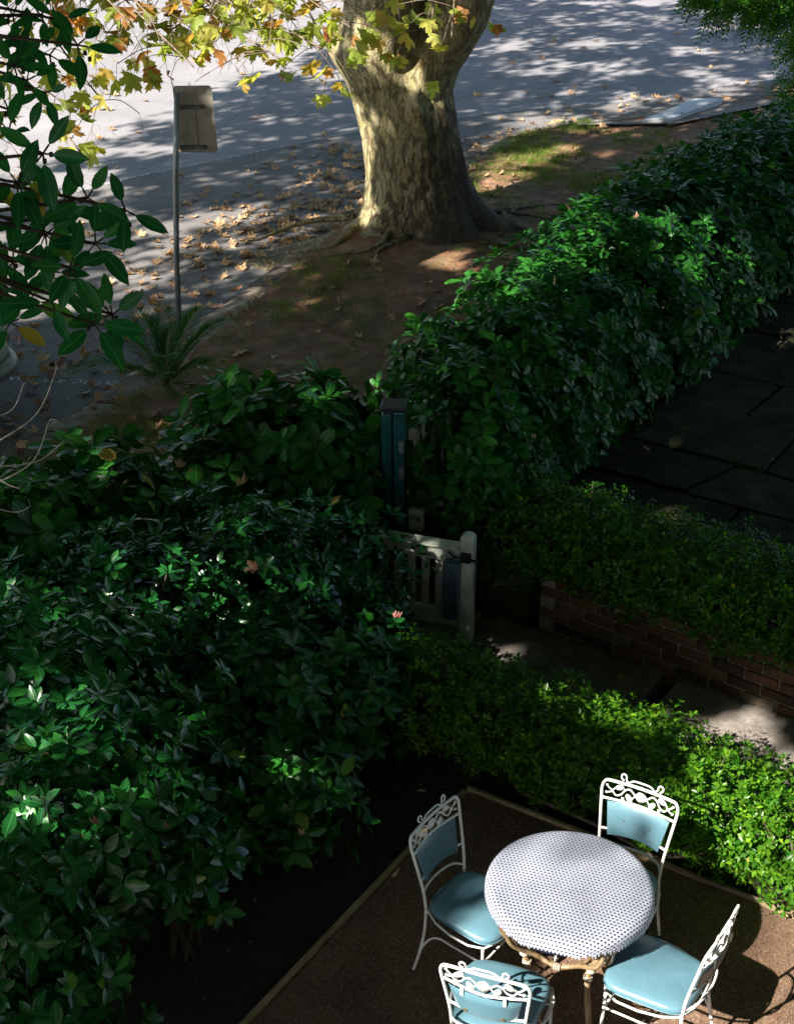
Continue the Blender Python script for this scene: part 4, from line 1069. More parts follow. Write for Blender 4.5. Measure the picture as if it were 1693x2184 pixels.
def fig_whorl(p, axis, n=7, size=0.14):
    global nfig
    ax = Vector(axis).normalized(); u_ = ax.orthogonal().normalized(); w_ = ax.cross(u_); p0 = rfg.uniform(0, 6.28)
    for k in range(n):
        a = p0 + 2.4 * k; el = R(rfg.uniform(5, 40)); d = (u_ * math.cos(a) + w_ * math.sin(a)) * math.cos(el) + ax * math.sin(el) + Vector((0, 0, -.12))
        d.normalize(); up = (ax * 1.4 + Vector((0, -.25, .35)) + Vector((rfg.gauss(0, .25), rfg.gauss(0, .25), 0))).normalized()
        y = up.cross(d).normalized(); z = d.cross(y); s = size * rfg.uniform(.72, 1.12)
        st = Vector(p) + d * 0.03
        m = Matrix(((d.x * s, y.x * s, z.x * s, st.x - FL.x), (d.y * s, y.y * s, z.y * s, st.y - FL.y), (d.z * s, y.z * s, z.z * s, st.z - FL.z), (0, 0, 0, 1)))
        o = bpy.data.objects.new('leaf', FIGM[rfg.randrange(4)]); COL.objects.link(o); o.parent = fig; o.matrix_local = m; nfig += 1
        figtw.tube([Vector(p) - FL, st - FL], 0.0028, 4)
    for k in range(rfg.randrange(3)):
        q = Vector(p) + Vector((rfg.gauss(0, .015), rfg.gauss(0, .015), rfg.uniform(-.05, -.01))) - FL; figtw.tube([q, q + Vector((0, 0, .012))], 0.006, 6)
def figbranch(a, b, whorls, sag=0.05):
    P = smooth_path([a, Vector(a).lerp(Vector(b), .5) + Vector((0, 0, sag)), b], 8); k = len(P)
    figtw.tube([p - FL for p in P], [0.010 * (1 - .65 * i / k) for i in range(k)], 6)
    for j, (t, n) in enumerate(whorls):
        q = P[int(t * (k - 1))]
        if t < .95:
            q2 = q + Vector((rfg.uniform(-.05, .10), rfg.uniform(-.08, .08), rfg.uniform(-.08, .08))); figtw.tube([q - FL, q2 - FL], 0.004, 5); q = q2
        fig_whorl(q, (b[0] - a[0] + rfg.uniform(-.3, .3), rfg.uniform(-.3, .3), rfg.uniform(.1, .7)), n)
WH_LOW = [(-0.84, 3.98, 4.57), (-1.04, 4.09, 4.47), (-0.75, 4.03, 4.52), (-1.1, 4.11, 4.34), (-1.0, 4.12, 4.42), (-1.01, 3.92, 4.63), (-0.89, 3.9, 4.4), (-1.09, 4.19, 4.19), (-0.86, 3.99, 4.2), (-0.97, 3.98, 4.27), (-1.17, 4.25, 4.1), (-0.82, 4.06, 4.2), (-0.96, 4.19, 4.48), (-0.85, 4.07, 4.41), (-1.0, 4.12, 4.31), (-0.94, 3.95, 4.7), (-1.15, 4.12, 4.25)]
WH_TOP = [(-1.19, 4.82, 4.89), (-1.12, 4.61, 4.74), (-1.22, 4.74, 4.62), (-1.02, 4.7, 4.9), (-0.9, 4.34, 4.9), (-1.1, 4.75, 4.67), (-1.11, 4.65, 4.84), (-1.12, 4.48, 4.81), (-1.12, 4.32, 4.66), (-1.09, 4.82, 4.77), (-1.18, 4.58, 4.84), (-1.08, 4.73, 4.91)]
for hub, lst, fs_ in (((-1.75, 3.7, 4.72), WH_LOW, 0.116), ((-2.0, 4.3, 5.05), WH_TOP, 0.088)):
    hub = Vector(hub); main = []
    for w_ in lst:
        p = Vector(w_); m = hub.lerp(p, 0.6) + Vector((0, rfg.uniform(-.05, .1), rfg.uniform(-.06, .04)))
        P = smooth_path([hub, m, p], 6); k = len(P)
        figtw.tube([q - FL for q in P], [0.009 * (1 - .6 * i / k) for i in range(k)], 6)
        fig_whorl(p, (rfg.uniform(-.2, .6), rfg.uniform(-1.1, -.4), rfg.uniform(.1, .8)), rfg.choice((4, 5, 6)), fs_)
figtw.build('twig', M['dark_branch'], fig, True)

# ---- unseen leaf canopies, added to throw the shade.  Clumps sit sunward of each shaded spot;
#      gaps are carved along the sun's rays to light the table, the hedge ends and the road.
S = np.array(SUN)
GAPS = [  # centre of the sunlit place, radius of the gap, metres
 ((0.98, 5.28, 0.6), 0.66), ((1.35, 5.15, 0.5), 0.66), ((0.65, 4.92, 0.6), 0.40), ((1.20, 5.75, 0.8), 0.40), ((1.6, 4.7, 0.3), 0.45), ((2.3, 5.0, 0.0), 0.30),
 ((2.28, 6.15, 0.65), 0.50), ((1.75, 6.55, 0.7), 0.20), ((1.30, 6.95, 0.7), 0.17), ((0.95, 7.15, 0.65), 0.10), ((0.7, 7.35, .65), .04),
 ((2.15, 7.50, 0.05), 0.20), ((1.92, 9.55, 0.5), 0.13), ((2.75, 6.6, .1), .25), ((1.65, 8.2, .05), .04),
 ((-1.70, 5.15, 1.35), 0.13), ((-1.42, 5.30, 1.4), 0.07), ((-1.25, 5.9, 1.3), 0.10), ((-1.7, 6.1, 1.5), 0.08), ((-2.0, 6.9, 1.5), 0.08), ((-1.4, 7.3, 1.4), .07), ((-0.9, 7.8, 1.3), .07), ((-0.3, 8.4, 1.15), .06), ((-1.5, 8.9, 1.2), .08), ((-2.2, 8.4, 1.3), .07), ((-0.6, 9.4, 1.4), .06), ((-0.02, 7.82, 0.72), 0.09), ((-0.3, 7.9, .9), .05), ((-0.95, 6.6, 1.0), .05),
 ((1.1, 9.9, 1.5), .06), ((0.6, 9.9, 1.3), .07), ((0.2, 10.6, 1.5), .05), ((1.0, 12.0, 1.5), .07),
 ((0.55, 15.9, 0.15), 0.20), ((0.80, 15.7, 0.15), 0.10), ((0.1, 15.2, .1), 0.06), ((-0.55, 16.9, 1.3), 0.34), ((-0.9, 16.9, 2.3), 0.34), ((0.3, 16.6, 1.9), 0.16), ((-0.1, 16.6, 1.5), 0.10), ((-0.2, 16.6, 2.3), .20), ((-0.5, 16.7, 0.6), .20),
 ((3.5, 15.0, 3.0), 0.22), ((3.9, 15.2, 2.6), 0.12), ((3.2, 14.8, 3.1), .12), ((3.8, 15, 3.1), .14), ((-1.5, 13.6, 0), .05), ((-2.0, 12.0, 0), .08), ((-.7, 15.4, 0), .04), ((1.9, 20.4, 0), .26), ((1.45, 19.6, 0), .18), ((2.4, 20.9, 0), .15), ((3.0, 20.7, 0), .1), ((1.1, 19.0, 0), .12),
]
for a, b, c in TW[:14]:
    e = Vector(b); st_ = Vector(a)
    GAPS.append((tuple(st_.lerp(e, 0.85)), 0.20)); GAPS.append((tuple(e), 0.17))
rgp = random.Random(9)
for c, ra in ALLB:
    if 5.6 < c[1] < 10 and c[0] < 0.2 and ra[0] > .33:
        for k in range(3):
            a = rgp.uniform(0, 6.28); e_ = rgp.uniform(.5, 1.3)
            GAPS.append(((c[0] + ra[0] * math.cos(a) * math.cos(e_), c[1] - abs(ra[1] * math.sin(a) * math.cos(e_)), c[2] + ra[2] * math.sin(e_)), rgp.choice((.025, .04, .055))))
    if c[1] > 9.3 and c[0] > 0.2 and rgp.random() < .7:
        a = rgp.uniform(0, 6.28); GAPS.append(((c[0] + .5 * ra[0] * math.cos(a), c[1] + .5 * ra[1] * math.sin(a), c[2] + ra[2] * .85), rgp.choice((.04, .06, .08))))
GC = np.array([g[0] for g in GAPS]); GR = np.array([g[1] for g in GAPS])
def sun_clear(p, pad):
    d = p[:, None, :] - GC[None]; t = (d * S).sum(-1, keepdims=True); q = np.linalg.norm(d - t * S, axis=-1)
    return ((q < GR[None] + pad[:, None]) & (t[..., 0] > 0)).any(1)
def shade_canopy(parent, targets, h0, h1, r_c, per, leaf, mat, name, seed):
    r = np.random.default_rng(seed); n = len(targets)
    h = r.uniform(h0, h1, n); p = targets + S[None] * (h / S[2])[:, None]
    pos = np.repeat(p, per, 0) + r.normal(0, r_c, (n * per, 3)) * np.array([1, 1, .6])
    pad = np.full(len(pos), leaf * 0.28); pos = pos[~sun_clear(pos, pad) | (r.uniform(0, 1, len(pos)) < 0.003)]
    pos = pos[pos[:, 2] > 5.95]
    # leaves turn their face to the light
    nn = norm(S[None] + r.normal(0, 0.5, pos.shape)); xd = np.cross(nn, r.normal(size=pos.shape))
    ms = frames(pos, xd, nn, r.uniform(.7, 1.15, len(pos)) * leaf); ms[:, :3, 3] -= np.array(parent.location)
    return leaves_mesh(name, leaf_template(0.62, 0.05, 0.1, (0.5,), (1.0,)), ms, r.uniform(0, 1, len(ms)), mat, parent)
# added unseen leaves that shade the garden, hung on the fig tree
r = np.random.default_rng(5)
T = np.stack([r.uniform(-6.5, 7.5, 9500), r.uniform(1.5, 14.2, 9500), np.full(9500, 0.3)], 1)
shade_canopy(fig, T, 6.6, 9.5, 0.22, 12, 0.19, M['leaf_fig'], 'crown_or_shade', 6)
PEB.data.materials.append(M['concrete'])
# leaves added overhead, unseen, to block sky light from the garden
n_ = 7500
T = np.stack([r.uniform(-4.5, 12, n_), r.uniform(1.0, 16.0, n_), r.uniform(6.4, 8.2, n_)], 1)
T = T - S[None] * (T[:, 2:3] / S[2])
shade_canopy(plane, T, 6.4, 8.4, 0.3, 10, 0.21, M['leaf_hedge'], 'crown_or_shade', 16)
# added unseen leaves that shade the trunk and the verge before it
n_ = 700
T = np.stack([r.uniform(-1.6, 1.6, n_), r.uniform(14.2, 17.0, n_), r.uniform(0, 2.8, n_)], 1)
shade_canopy(plane, T, 5.5, 8.0, 0.22, 8, 0.20, M['leaf_hedge'], 'crown_or_shade', 18)
# thin high leaves, added unseen to soften the light on the table
n_ = 720
T = np.array([0.80, 5.47, 0.75])[None] + r.uniform(-0.48, 0.48, (n_, 3)) * np.array([1, 1, 0])
h = r.uniform(9.5, 12, n_); p_ = T + S[None] * (h / S[2])[:, None]
nn = norm(S[None] + r.normal(0, 0.4, p_.shape)); ms = frames(p_, np.cross(nn, r.normal(size=p_.shape)), nn, r.uniform(.035, .055, n_)); ms[:, :3, 3] -= np.array(fig.location)
leaves_mesh('crown_or_shade', leaf_template(0.62, 0.05, 0.1, (0.5,), (1.0,)), ms, r.uniform(0, 1, n_), M['leaf_fig'], fig)
# added unseen leaf clumps that cast the dapples on verge and road
T = []
rr_ = random.Random(17)
while len(T) < 10500:
    x = rr_.uniform(-9, 13); y = rr_.uniform(12.5, 36)
    # past this slanting edge the road lies open to the sun
    edge = (y - 21.3) - (x + 4.84) * 1.80
    if edge > 0.5 * mnoise.noise(Vector((x, y, 9))) and y > 15.5: continue
    big = mnoise.noise(Vector((x * .42 + 3, y * .42, 0))); fine = mnoise.noise(Vector((x * 1.25, y * 1.25, 4))) + .55 * mnoise.noise(Vector((x * 2.9, y * 2.9, 8)))
    p = 0.17 + 0.5 * big + fine
    if x < -2.4 and y > 14.0: p -= 0.34
    if -3.6 < x < 1.2 and 18.5 < y < 25: p += 0.55
    if y < 17 and kerb_x(y) < x: p += 0.45
    if p > 0: T.append((x, y, 0.0))
shade_canopy(plane, np.array(T), 7.0, 10.0, 0.13, 8, 0.19, M['leaf_hedge'], 'crown_or_shade', 8)

# ================================================================== HOUSE the picture is taken from (behind the camera, unseen; added to block sky light)
house = empty('house', (0.3, -0.9, 0), math.atan2(-PN.y, -PN.x) - math.pi / 2, 'rendered house whose upper window looks down on the garden', 'house')
mb = MB(); mb.box((0, -4.2, 4.2), (16, 8, 8.4)); mb.build('wall', M['mortar'], house)
mb = MB(); mb.v = [(-8.4, -8.6, 8.42), (8.4, -8.6, 8.42), (8.4, 0.2, 8.42), (-8.4, 0.2, 8.42), (-5, -4.2, 10.6), (5, -4.2, 10.6)]; mb.f = [(0, 3, 2, 1), (0, 1, 5, 4), (2, 3, 4, 5), (1, 2, 5), (3, 0, 4)]
mb.build('roof', M['brick'], house)
for x in (-5, -2, 3.2, 6):
    for z in (1.6, 5.4):
        mb = MB(); mb.box((x, -.19, z), (1.0, .04, 1.5)); w = mb.build('window', M['car_glass'], house)
# ================================================================== CAR (only its front corner shows)
kd = (Vector((-2.48, 13.38, 0)) - Vector((-3.42, 11.56, 0))).normalized()
car = empty('parked_car', (-4.12, 13.2, -0.06), math.atan2(kd.y, kd.x) - 0.0, 'cream parked car of which only the bumper corner shows at the left edge', 'car')
# local: x forward, y left. nose at x=0, body to x=-4.1, half width .82
secs = [(-0.02, .50, .30, .52), (-0.12, .70, .24, .66), (-0.4, .80, .22, .76), (-1.2, .83, .22, .86), (-1.35, .83, .22, .90), (-2.9, .84, .22, .92), (-3.9, .80, .25, .90), (-4.15, .62, .34, .74)]
mb = MB(); NS = 16
for x, hw, z0, z1 in secs:
    for k in range(NS):
        a = 2 * math.pi * k / NS; ca, sa = math.cos(a), math.sin(a); e = 0.42
        mb.v.append((x, hw * math.copysign(abs(ca) ** e, ca), (z0 + z1) / 2 + (z1 - z0) / 2 * math.copysign(abs(sa) ** e, sa)))
for i in range(len(secs) - 1):
    for k in range(NS): mb.f.append((i * NS + k, i * NS + (k + 1) % NS, (i + 1) * NS + (k + 1) % NS, (i + 1) * NS + k))
mb.f.append(tuple(reversed(range(NS)))); mb.f.append(tuple((len(secs) - 1) * NS + k for k in range(NS)))
mb.build('body', M['car_paint'], car, True)
cb = MB(); cs = [(-1.25, .72, .86), (-1.75, .62, 1.36), (-2.9, .62, 1.40), (-3.6, .70, .90)]
cb.v = [(x, s_ * w, z) for x, w, z in cs for s_ in (-1, 1)]
cb.f = [(0, 1, 3, 2), (2, 3, 5, 4), (4, 5, 7, 6), (0, 2, 4, 6), (1, 7, 5, 3)]
cb.build('cabin', M['car_glass'], car, False, 0.03)
mb = MB(); mb.box((-2.3, 0, 1.40), (1.2, 1.24, .04)); mb.build('roof', M['car_paint'], car, False, .015)
mb = MB(); mb.tube(smooth_path([(-0.7, -.86, .40), (-0.25, -.80, .40), (-0.03, -.5, .40), (0.02, 0, .40), (-0.03, .5, .40), (-0.25, .80, .40), (-0.7, .86, .40)], 4), 0.075, 8); mb.build('bumper', M['car_trim'], car, True)
for x in (-0.8, -3.3):
    for s_ in (-1, 1):
        mb = MB(); mb.tube([(x, s_ * .84, .31), (x, s_ * .66, .31)], .31, 20); w = mb.build('wheel', M['dark_rubber'], car)
        mb = MB(); mb.tube([(x, s_ * .85, .31), (x, s_ * .80, .31)], .19, 16); mb.build('hubcap', M['galv'], w)
for s_ in (-1, 1):
    mb = MB(); mb.tube([(-0.10, s_ * .55, .56), (-0.03, s_ * .54, .56)], .09, 14); mb.build('headlight', M['car_trim'], car)

# ================================================================== TABLE
tab = empty('bistro_table', (0.83, 5.44, 0), R(-20), 'round table with woven white and navy top on rattan legs', 'table')
RT = 0.395
def tmap(x, y):
    """flat weave coordinates -> drooping rim"""
    s_ = math.hypot(x, y); fl_ = 0.365
    wav = 0.006 * math.sin(5 * x + 2) * math.cos(7 * y)
    if s_ <= fl_: return Vector((x, y, 0.752 + wav - 0.01 * (s_ / fl_) ** 4)), Vector((0, 0, 1))
    a = (s_ - fl_) / 0.04; a = min(a, 1.45); ex = max(0, s_ - fl_ - 0.058)
    rr = fl_ + 0.04 * math.sin(a) ; z = 0.742 - 0.04 * (1 - math.cos(a)) - ex
    d = Vector((x / s_, y / s_, 0)); return Vector((d.x * rr, d.y * rr, z + wav)), (d * math.sin(a) + Vector((0, 0, math.cos(a)))).normalized()
mb = MB(); nr, na = 16, 72
for i in range(nr + 1):
    s_ = 0.458 * i / nr
    for k in range(na):
        a = 2 * math.pi * k / na; p, nn_ = tmap(s_ * math.cos(a) + 1e-6, s_ * math.sin(a)); p = p - nn_ * 0.003; mb.v.append(tuple(p))
for i in range(nr):
    for k in range(na): mb.f.append((i * na + k, i * na + (k + 1) % na, (i + 1) * na + (k + 1) % na, (i + 1) * na + k))
mb.build('tabletop', M['navy'], tab, True)
mb = MB(); cell = 0.0198; nC = 24
def strip(x0, y0, x1, y1, bulge):
    """one visible strand length, humped"""
    dx, dy = x1 - x0, y1 - y0; L_ = math.hypot(dx, dy); ux, uy = dx / L_, dy / L_; w = 0.0051
    vs = []
    for t, hgt in ((0, 0.0), (0.25, 1.0), (0.75, 1.0), (1, 0.0)):
        for e, hh in ((-1, 0.35), (0, 1.0), (1, 0.35)):
            p, nn_ = tmap(x0 + dx * t - uy * w * e, y0 + dy * t + ux * w * e); vs.append(p + nn_ * (0.0005 + bulge * (0.25 + .75 * hgt) * hh))
    fs = [(i * 3 + j, (i + 1) * 3 + j, (i + 1) * 3 + j + 1, i * 3 + j + 1) for i in range(3) for j in range(2)]
    mb.add(vs, fs)
for i in range(-nC, nC + 1):
    for j in range(-nC, nC + 1):
        # brick-bond holes: every other row shifts by half a cell
        cx = (i + (0.5 if j % 2 else 0.0)) * cell; cy = j * cell * 0.92
        if math.hypot(cx, cy) > 0.466: continue
        strip(cx - cell * .5, cy + cell * .44, cx + cell * .5, cy + cell * .44, 0.0028)
        strip(cx + cell * .5, cy - cell * .30, cx + cell * .5, cy + cell * .30, 0.0020)
wv = mb.build('weave', M['weave'], tab, True); wv['kind'] = 'stuff'
# legs
LG = []
for k in range(4):
    a = R(45 + 90 * k); d = Vector((math.cos(a), math.sin(a), 0))
    P = smooth_path([d * .372 + Vector((0, 0, .72)), d * .335 + Vector((0, 0, .60)), d * .235 + Vector((0, 0, .40)), d * .215 + Vector((0, 0, .25)), d * .265 + Vector((0, 0, 0.0))], 6)
    LG.append(P); mb = MB(); mb.tube(P, [0.0165 + 0.0012 * math.sin(i * 1.3) for i in range(len(P))], 10); lg = mb.build('leg', M['rattan'], tab, True)
    for z in (0.60, 0.41, 0.32, .70):
        q = min(P, key=lambda p: abs(p.z - z)); mb = MB()
        for w in (-1, 0, 1):
            c = q + Vector((0, 0, w * .009)); mb.tube([c + Vector((0.0195 * math.cos(t), 0.0195 * math.sin(t), 0.002 * math.sin(t))) for t in np.linspace(0, 2 * math.pi, 12, endpoint=False)], 0.0042, 6, closed=True)
        mb.build('binding', M['binding'], lg, True)
for k in range(4):
    a = R(45 + 90 * k); b = R(135 + 90 * k); da = Vector((math.cos(a), math.sin(a), 0)); db = Vector((math.cos(b), math.sin(b), 0)); m = (da + db).normalized()
    P = smooth_path([da * .365 + m * .02 + Vector((0, 0, .70)), da * .30 + m * .045 + Vector((0, 0, .52)), (da * .7 + m * .3).normalized() * .20 + Vector((0, 0, .40)), m * .165 + Vector((0, 0, .355)), (db * .7 + m * .3).normalized() * .20 + Vector((0, 0, .40)), db * .30 + m * .045 + Vector((0, 0, .52)), db * .365 + m * .02 + Vector((0, 0, .70))], 6)
    mb = MB(); mb.tube(P, 0.0125, 9); h = mb.build('hoop', M['rattan'], tab, True)
    mb = MB()
    for w in (-1.5, -.5, .5, 1.5):
        c = m * .166 + Vector((0, 0, .356)); tdir = (db - da).normalized(); c = c + tdir * w * .009
        mb.tube([c + m * (0.0165 * math.cos(t)) + Vector((0, 0, .0165 * math.sin(t))) for t in np.linspace(0, 2 * math.pi, 12, endpoint=False)], 0.004, 6, closed=True)
    mb.build('binding', M['binding'], h, True)
mb = MB(); mb.tube([(0.33 * math.cos(t), 0.33 * math.sin(t), .715) for t in np.linspace(0, 2 * math.pi, 40, endpoint=False)], 0.013, 8, closed=True); mb.build('top_ring', M['rattan'], tab, True)
mb = MB(); mb.tube([(0.155 * math.cos(t), 0.155 * math.sin(t), .36) for t in np.linspace(0, 2 * math.pi, 32, endpoint=False)], 0.010, 8, closed=True); mb.build('lower_ring', M['rattan'], tab, True)

# ================================================================== CHAIRS
def make_chair():
    t = empty('garden_chair', (0, 0, 0)); W = M['white_metal']; rt_ = 0.0080
    # back frame hoop (y negative = back)
    hoop = smooth_path([(-.168, -.200, .45), (-.176, -.215, .58), (-.200, -.262, .80), (-.203, -.272, .850), (-.192, -.279, .882), (-.160, -.283, .893), (0, -.290, .897), (.160, -.283, .893), (.192, -.279, .882), (.203, -.272, .850), (.200, -.262, .80), (.176, -.215, .58), (.168, -.200, .45)], 5)
    mb = MB(); mb.tube(hoop, rt_, 10); bf = mb.build('back_frame', W, t, True)
    for s in (-1, 1):
        mb = MB(); mb.tube(smooth_path([(s * .168, -.200, .45), (s * .172, -.205, .30), (s * .180, -.235, .12), (s * .186, -.262, .012)], 5), rt_, 10); lg = mb.build('leg', W, t, True)
        mb = MB(); mb.tube([(s * .186, -.262, .016), (s * .1865, -.264, 0)], .0115, 10); mb.build('foot_cap', M['dark_rubber'], lg)
        mb = MB(); mb.tube(smooth_path([(s * .205, .165, .43), (s * .207, .170, .25), (s * .213, .185, .012)], 5), rt_, 10); lg = mb.build('leg', W, t, True)
        mb = MB(); mb.tube([(s * .213, .185, .016), (s * .213, .186, 0)], .0115, 10); mb.build('foot_cap', M['dark_rubber'], lg)
        # arched side brace
        mb = MB(); mb.tube(smooth_path([(s * .186, -.252, .055), (s * .183, -.200, .22), (s * .188, -.120, .318), (s * .197, 0, .330), (s * .205, .165, .330)], 5), .0058, 8); mb.build('brace', W, t, True)
    for y, w, z in ((.167, .206, .33), (-.195, .17, .425)):
        mb = MB(); mb.tube([(-w, y, z), (w, y, z)], .0058, 8); mb.build('brace', W, t, True)
    mb = MB(); mb.tube(smooth_path([(-.180, -.226, .62), (0, -.262, .622), (.180, -.226, .62)], 6), .0068, 8); mb.build('back_rail', W, t, True)
    mb = MB(); mb.tube(smooth_path([(-.199, -.258, .79), (0, -.292, .782), (.199, -.258, .79)], 6), .0068, 8); mb.build('back_rail', W, t, True)
    mb = MB(); mb.tube(smooth_path([(-.170, -.202, .495), (-.12, -.245, .512), (0, -.262, .517), (.12, -.245, .512), (.170, -.202, .495)], 5), .0062, 8); mb.build('back_rail', W, t, True)
    # seat frame ring
    mb = MB(); mb.tube(smooth_path([(-.165, -.185, .435), (-.205, .17, .435), (.205, .17, .435), (.165, -.185, .435)], 4, True), .006, 8, closed=True); mb.build('seat_frame', W, t, True)
    # seat cushion: rounded trapezoid, domed
    nu = 40; mb = MB(); outl = []
    for k in range(nu):
        a = 2 * math.pi * k / nu; e = 0.42; cx = math.copysign(abs(math.cos(a)) ** e, math.cos(a)); cy = math.copysign(abs(math.sin(a)) ** e, math.sin(a))
        hw = .178 + .037 * (cy + 1) / 2; outl.append((cx * hw, -.005 + cy * .205 + .018 * max(0, cy) * (1 - cx * cx)))
    lay = [(0.955, .440), (1.0, .446), (1.005, .462), (.985, .474), (.93, .482), (.80, .489), (.55, .494), (.25, .496)]
    for f_, z in lay: mb.v += [(x * f_, y * f_, z + 0.003 * (1 - f_) * math.sin(x * 20)) for x, y in outl]
    for i in range(len(lay) - 1):
        for k in range(nu): mb.f.append((i * nu + k, i * nu + (k + 1) % nu, (i + 1) * nu + (k + 1) % nu, (i + 1) * nu + k))
    mb.f.append(tuple((len(lay) - 1) * nu + k for k in range(nu))); mb.f.append(tuple(reversed(range(nu))))
    seat = mb.build('seat', M['vinyl'], t, True)
    mb = MB(); mb.tube([(x * 1.004, y * 1.004, .4475) for x, y in outl], .0035, 6, closed=True); mb.build('piping', M['vinyl'], seat, True)
    # back pad: curved in plan, narrower below
    mb = MB(); nxp, nzp = 14, 8
    def pad(u_, v_, side):
        z = .592 + v_ * .178; hw = .138 + .030 * v_
        er = 1.0
        x = u_ * hw; y0 = -.232 - .055 * (z - .60) / .2 * .9 - .030 * (1 - u_ * u_)
        th = .013 * (1 - abs(u_) ** 6) ** .5 * (1 - abs(2 * v_ - 1) ** 6) ** .5
        db = 0
        for bx in (-.45, .45): db += .006 * math.exp(-(((u_ - bx) * hw) ** 2 + (z - .68) ** 2) / .0005)
        return (x, y0 + .008 + side * th - (db if side > 0 else 0), z)
    for sd_ in (1, -1):
        for j in range(nzp + 1):
            for i in range(nxp + 1): mb.v.append(pad(-1 + 2 * i / nxp, j / nzp, sd_))
    q = (nxp + 1) * (nzp + 1)
    for sd_ in (0, 1):
        for j in range(nzp):
            for i in range(nxp):
                a = sd_ * q + j * (nxp + 1) + i; f_ = (a, a + 1, a + nxp + 2, a + nxp + 1); mb.f.append(f_ if sd_ == 1 else tuple(reversed(f_)))
    pd = mb.build('back_pad', M['vinyl'], t, True)
    for bx in (-.45, .45):
        p = Vector(pad(bx, .5, 1)); mb = MB(); mb.tube([p + Vector((0, -.002, 0)), p + Vector((0, .003, 0))], .0048, 8); mb.build('button', M['brass'], pd)
        p = Vector(pad(bx * 1.3, .25, -1)); mb = MB(); mb.tube([p + Vector((0, .002, 0)), p + Vector((0, -.006, 0))], .009, 8); mb.build('screw', M['brass'], pd)
        p = Vector(pad(bx * 1.3, .97, -1)); mb = MB(); mb.box(p + Vector((0, -.004, .01)), (.014, .004, .045)); mb.build('clip', W, pd)
    # vine ornament between the rails
    def bk(x, z): return Vector((x, -.262 - .028 * (1 - (x / .2) ** 2) - (z - .8) * .12, z))
    mb = MB()
    for s in (-1, 1):
        mb.tube(smooth_path([bk(s * .03, .835), bk(s * .06, .862), bk(s * .085, .852), bk(s * .105, .822), bk(s * .130, .812), bk(s * .150, .835), bk(s * .168, .850), bk(s * .178, .862)], 5), .0045, 7)
        mb.tube(smooth_path([bk(s * .085, .852), bk(s * .11, .868), bk(s * .135, .855), bk(s * .155, .828), bk(s * .176, .822)], 5), .0038, 7)
        for x, z in ((.178, .864), (.177, .822)): mb.tube([bk(s * x, z - .004), bk(s * x, z + .004)], .007, 8)
        mb.tube(smooth_path([bk(s * .03, .835), bk(s * .055, .80), bk(s * .062, .79)], 4), .0035, 6)
    vn = mb.build('vine_scroll', W, t, True)
    for x, z, r_, rot_ in ((0, .836, .030, 0), (-.062, .812, .021, .6), (.062, .812, .021, -.6), (-.115, .860, .021, -1.0), (.115, .860, .021, 1.0)):
        mb = MB(); nn_ = 12; c = bk(x, z)
        ring = []
        for k in range(nn_):
            a = 2 * math.pi * k / nn_; lx = r_ * math.cos(a) * (.72 if r_ < .03 else 1.0); lz = r_ * math.sin(a) * (1.2 if r_ < .03 else 1.0) * (1 + (0.12 * math.cos(5 * a) if r_ > .025 else 0))
            ring.append((c.x + lx * math.cos(rot_) - lz * math.sin(rot_), lx * math.sin(rot_) + lz * math.cos(rot_) + c.z))
        mb.v = [(a_, c.y + .003, b_) for a_, b_ in ring] + [(a_, c.y - .003, b_) for a_, b_ in ring] + [(c.x, c.y + .008, c.z), (c.x, c.y - .005, c.z)]
        for k in range(nn_):
            k2 = (k + 1) % nn_; mb.f += [(k, k2, k2 + nn_, k + nn_), (k, 24, k2), (k + nn_, k2 + nn_, 25)]
        mb.build('metal_leaf', W, vn, True)
    # scroll above the top rail
    def tp(x, z): return Vector((x, -.288 - (z - .897) * .15, z))
    mb = MB(); mb.tube(smooth_path([tp(-.096, .912), tp(-.108, .920), tp(-.112, .936), tp(-.100, .948), tp(-.086, .940), tp(-.084, .922), tp(-.070, .908), tp(-.045, .925), tp(0, .928), tp(.045, .925), tp(.070, .908), tp(.084, .922), tp(.086, .940), tp(.100, .948), tp(.112, .936), tp(.108, .920), tp(.096, .912)], 5), .0045, 7)
    mb.build('top_scroll', W, t, True)
    return t
chair = make_chair()
CH = [((0.405, 5.585), (0.80, -0.60), 'blue vinyl chair left of the table with leaf shadows on its seat'),
      ((1.09, 5.70), (-0.50, -0.866), 'blue vinyl chair behind the table against the hedge, mostly back visible'),
      ((1.225, 5.13), (-0.84, 0.545), 'blue vinyl chair right of the table seen from its side, back edge-on'),
      ((0.475, 4.975), (0.34, 0.94), 'blue vinyl chair nearest the bottom edge, turned with its back to the viewer')]
for i, ((x, y), (fx, fy), lab) in enumerate(CH):
    o = chair if i == 0 else copy_tree(chair)
    o.location = (x, y, 0.004); o.rotation_euler = (0, 0, math.atan2(fy, fx) - math.pi / 2)
    tag(o, lab, 'chair', 'white metal garden chairs round the table')

# irrigation pipe in the bed behind the patio
mb = MB(); mb.tube(smooth_path([(0.75, 7.0, 0.01), (1.2, 6.66, .02), (1.45, 6.42, .025), (1.80, 6.18, .02), (2.4, 5.9, .0)], 5), 0.013, 8)
tag(mb.build('irrigation_pipe', M['pvc'], None, True), 'brown pipe lying on the soil between patio edging and box hedge', 'pipe')

